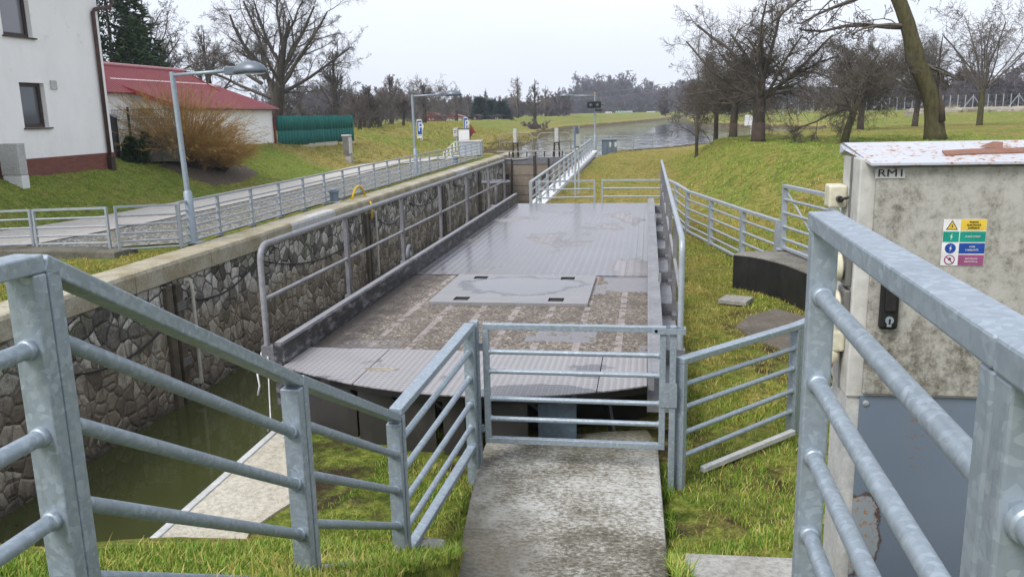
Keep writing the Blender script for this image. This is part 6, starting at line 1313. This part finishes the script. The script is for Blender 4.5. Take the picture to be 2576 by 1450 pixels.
# chain link fence with pale posts far on the right
def far_fence():
    t = thing('chain_fence', 'long far wire fence with pale concrete posts behind the right bank', 'fence', ony(2200, 275, 150)); rows = []
    for i in range(38):
        u = 1950 + i * 19; Y = 168 - i * .8; p = ony(u, 285, Y); z = h1(p.x, p.y); m = MB(); m.beam((p.x, p.y, z - .2), (p.x, p.y, z + 2.4), .10, .10)
        if i % 6 == 2: m.beam((p.x + 1.6, p.y, z), (p.x + .1, p.y, z + 2.1), 0.09, .09); m.beam((p.x - 1.6, p.y, z), (p.x - .1, p.y, z + 2.1), 0.09, .09)
        m.build('post', M['galvfar'], t); rows.append(V((p.x, p.y, z)))
    m = MB()
    for a, b in zip(rows[:-1], rows[1:]):
        for k in (.3, 1.2, 2.3): m.beam(a + V((0, 0, k)), b + V((0, 0, k)), .03, .03)
    m.build('wire', M['steelbox'], t)
far_fence()
for u, vt, vm, vb, Y, w, lab in ((1885, 289, 316, 322, 105, 13, 'pale blank sign board on two poles seen between the orchard trunks'), (1613, 287, 300, 318, 112, 0, '')):
    if not w: continue
    a, b = ony(u - w, vm, Y), ony(u + w, vt, Y); z = h1(a.x, Y); t = thing('river_sign', lab, 'sign', (a.x, Y, z)); m = MB(); m.box(a.x, b.x, Y, Y + .06, a.z, b.z); m.build('board', M['white'], t); m = MB(); m.tube([((a.x + b.x) / 2 + .2, Y + .1, z - .3), ((a.x + b.x) / 2 + .2, Y + .1, b.z)], .06, 6); m.build('pole', M['dirtywhite'], t)
m = MB(); a, b = ony(1350, 262, 330), ony(1720, 220, 330); m.tube(sag(ony(1270, 260, 330), ony(1800, 208, 330), 1.5, 20), .06, 5); m.tube(sag(ony(1270, 250, 332), ony(1800, 190, 332), 1.5, 20), .06, 5); tag(m.build('power_line', M['steelbox'], None, loc=a), 'pair of thin overhead wires across the far wooded hillside', 'wire')
# riprap stones on the far right bank
def riprap():
    rs = random.Random(4); m = MB()
    for i in range(1300):
        u = rs.uniform(2290, 2640); Y = rs.uniform(112, 150); v = np.interp(u, [2290, 2640], [312, 306]) - rs.random() * np.interp(u, [2290, 2350, 2640], [10, 28, 44]); p = onz(u, v, .6)
        x, y = ony(u, 300, Y).x, Y; z = h1(x, y); s = rs.uniform(.25, .75); c = V((x, y, z + .05)); q = [c + V((rs.uniform(.6, 1.3) * s * sx, rs.uniform(.6, 1.2) * s * sy, rs.uniform(.3, .6) * s * sz)) for sx, sy, sz in ((-1, -1, -1), (1, -1, -1), (1, 1, -1), (-1, 1, -1), (-1, -1, 1), (1, -1, 1), (1, 1, 1), (-1, 1, 1))]; m.hull8(q)
    tag(m.build('riprap', concrete('pale_riprap_stone', (.34, .30, .24), (.52, .47, .40), (.25, .2, .13), .4, .3), None), 'pale loose stones covering the far right bank', 'riprap', kind='stuff')
riprap()
# ------------------------------------------------------------------ grass blades
def free(x, y):
    """where grass may grow"""
    ok = ~inside(x, y, [(XL - .9, -60), (-2.75, -60), (-2.72, 3.4), (-2.6, 5.6), (-2.35, 6.3), (-2.45, 7.7), (XL - .9, 7.7)]) | (y < 3.3)
    ok &= ~inside(x, y, [(-1.06, 3.0), (-1.13, 4.5), (-1.30, 5.6), (-1.40, 6.5), (-1.42, 7.5), (.1, 7.5), (.12, 7.06), (.15, 5.6), (.17, 3.0)])
    ok &= ~((x > XL - .9) & (x < -2.6) & (y > 7.2) & (y < 22.7)); ok &= ~((x > -3.6) & (x < .38) & (y > 6.9) & (y < 22.6)); ok &= ~((x > XL - .9) & (x < xr(30) + .55) & (y > 7.5))
    ok &= ~inside(x, y, [(p.x, p.y) for p in arc] + [(arc[-1].x + 2, arc[-1].y), (back[1].x + 1, back[1].y), (back[0].x, back[0].y)]); ok &= ~inside(x, y, [(p.x, p.y) for p in mu])
    ok &= ~((x > c_pad.x) & (x < c_pad.x + 1.9) & (y > 3) & (y < c_pad.y + .05)); return ok
c_pad = onz(1722, 1387, -.28)
def blades(name, lab, n, region, h0, h1_, w, mat, seed, lean=.5, keep=None, clump=0):
    rs = np.random.default_rng(seed); x0, x1, y0, y1 = region; x = rs.uniform(x0, x1, n); y = rs.uniform(y0, y1, n)
    if clump: k = rs.integers(0, n, n // clump); j = rs.integers(0, len(k), n); x = x[k][j] + rs.normal(0, .05, n); y = y[k][j] + rs.normal(0, .05, n)
    ok = free(x, y)
    if keep is not None: ok &= keep(x, y, rs)
    x, y = x[ok], y[ok]; n = len(x); z = hgt(x, y) - .012; a = rs.random(n) * 2 * math.pi; H = rs.uniform(h0, h1_, n) * (.6 + .8 * rs.random(n) ** 2); W = w * rs.uniform(.7, 1.3, n); l = lean * rs.random(n) * H; b = rs.random(n) * 2 * math.pi
    base = np.stack([x, y, z], -1); s = np.stack([np.cos(a) * W / 2, np.sin(a) * W / 2, np.zeros(n)], -1); mid = base + np.stack([np.cos(b) * l * .35, np.sin(b) * l * .35, H * .6], -1); tip = base + np.stack([np.cos(b) * l * 1.2, np.sin(b) * l * 1.2, H], -1)
    v = np.stack([base - s, base + s, mid + s * .8, mid - s * .8, tip], 1).reshape(-1, 3); i = np.arange(n)[:, None] * 5
    f = np.concatenate([i + np.array([[0, 1, 2]]), i + np.array([[0, 2, 3]]), i + np.array([[3, 2, 4]])]); o = np_mesh(name, v, f, mat); tag(o, lab, 'grass', kind='stuff')
noise2 = lambda x, y: np.sin(x * 2.3 + 1.1 * np.sin(y * 1.7)) * np.sin(y * 2.9 + 1.3 * np.sin(x * 2.1))
blades('grass', 'lush green grass on the near slope at the bottom left', 70000, (-3.6, -1.2, 1.6, 5.2), .02, .065, .007, M['blade'], 1, .7, clump=5)
blades('grass', 'patchy grass between the stair fence and the bridge front', 42000, (-2.8, -1.1, 4.9, 7.8), .015, .05, .006, M['blade'], 2, .8, keep=lambda x, y, r: noise2(x * 1.6, y * 1.6) > -.05, clump=6)
blades('grass', 'grass right of the walkway under the bank fence', 62000, (.1, 3.2, 4.0, 9.0), .02, .075, .007, M['blade'], 3, .8, keep=lambda x, y, r: noise2(x * 1.3, y * 1.3) > -.45, clump=6)
blades('grass', 'short mossy grass beside the parked bridge', 80000, (.3, 4.5, 8.0, 24), .02, .07, .010, M['bladedry'], 4, .8, clump=5)
blades('grass', 'tufty grass on the right bank slope', 90000, (1.5, 16, 11, 46), .03, .10, .018, M['blade'], 5, .9, keep=lambda x, y, r: noise2(x * .7, y * .7) > -.2, clump=14)
blades('grass', 'yellowed short grass beyond the bridge deck', 70000, (-4, 5, 22.6, 66), .02, .07, .018, M['bladedry'], 6, .9, clump=6)
blades('grass', 'short green lawn before the house and garage', 110000, (-22.5, -16.5, 15, 48), .02, .06, .018, M['blade'], 7, .9, keep=lambda x, y, r: -sdist(x, y, LFOOT) > .15, clump=6)
blades('grass', 'rough yellow grass on the levee', 60000, (-32, -12, 48, 115), .05, .16, .035, M['bladedry'], 8, .9, keep=lambda x, y, r: -sdist(x, y, LFOOT) > .3, clump=8)
blades('grass', 'grass tufts along the quay fence foot', 9000, (-11.75, -11.05, 16, 58), .02, .06, .012, M['bladedry'], 9, .8, keep=lambda x, y, r: noise2(x, y * .9) > .0, clump=8)
blades('grass', 'weedy strip between coping and concrete plinth', 26000, (-13.2, -11.0, 11.5, 18.2), .02, .07, .012, M['bladedry'], 10, .8, keep=lambda x, y, r: noise2(x * 1.2, y * .9) > -.4, clump=6)
edge = lambda x, y, r: (np.minimum(np.abs(x - np.interp(y, [3.7, 4.5, 5, 5.6, 6.5, 7], [-1.12, -1.17, -1.22, -1.30, -1.40, -1.42])), np.abs(x - np.interp(y, [3.7, 5, 6.5, 7.06], [.17, .165, .13, .12]))) < .09) & (noise2(x * .3, y * 2.2) > -.45)
blades('grass', 'ragged grass creeping over the walkway edges', 60000, (-1.6, .35, 3.8, 7.4), .03, .10, .007, M['blade'], 12, 1.1, keep=edge)
blades('grass', 'dry pale grass stems among the green near the walkway', 9000, (-3.2, 3, 2.5, 8.2), .03, .09, .006, M['bladedry'], 13, 1.2, clump=4)
# ------------------------------------------------------------------ damp winter air
HZ = True
if HZ:
    m = MB(); m.box(-420, 420, -55, 640, -16, 34); me = bpy.data.materials.new('damp_air'); me.use_nodes = True; t = me.node_tree; t.nodes.remove(t.nodes['Principled BSDF']); pv = t.nodes.new('ShaderNodeVolumePrincipled'); pv.inputs['Color'].default_value = (.82, .88, 1., 1); pv.inputs['Density'].default_value = .0005; pv.inputs['Anisotropy'].default_value = .2; t.links.new(pv.outputs[0], t.nodes['Material Output'].inputs['Volume'])
    o = m.build('haze', me); o['kind'] = 'stuff'; tag(o, 'thin damp haze over the canal valley', 'haze')
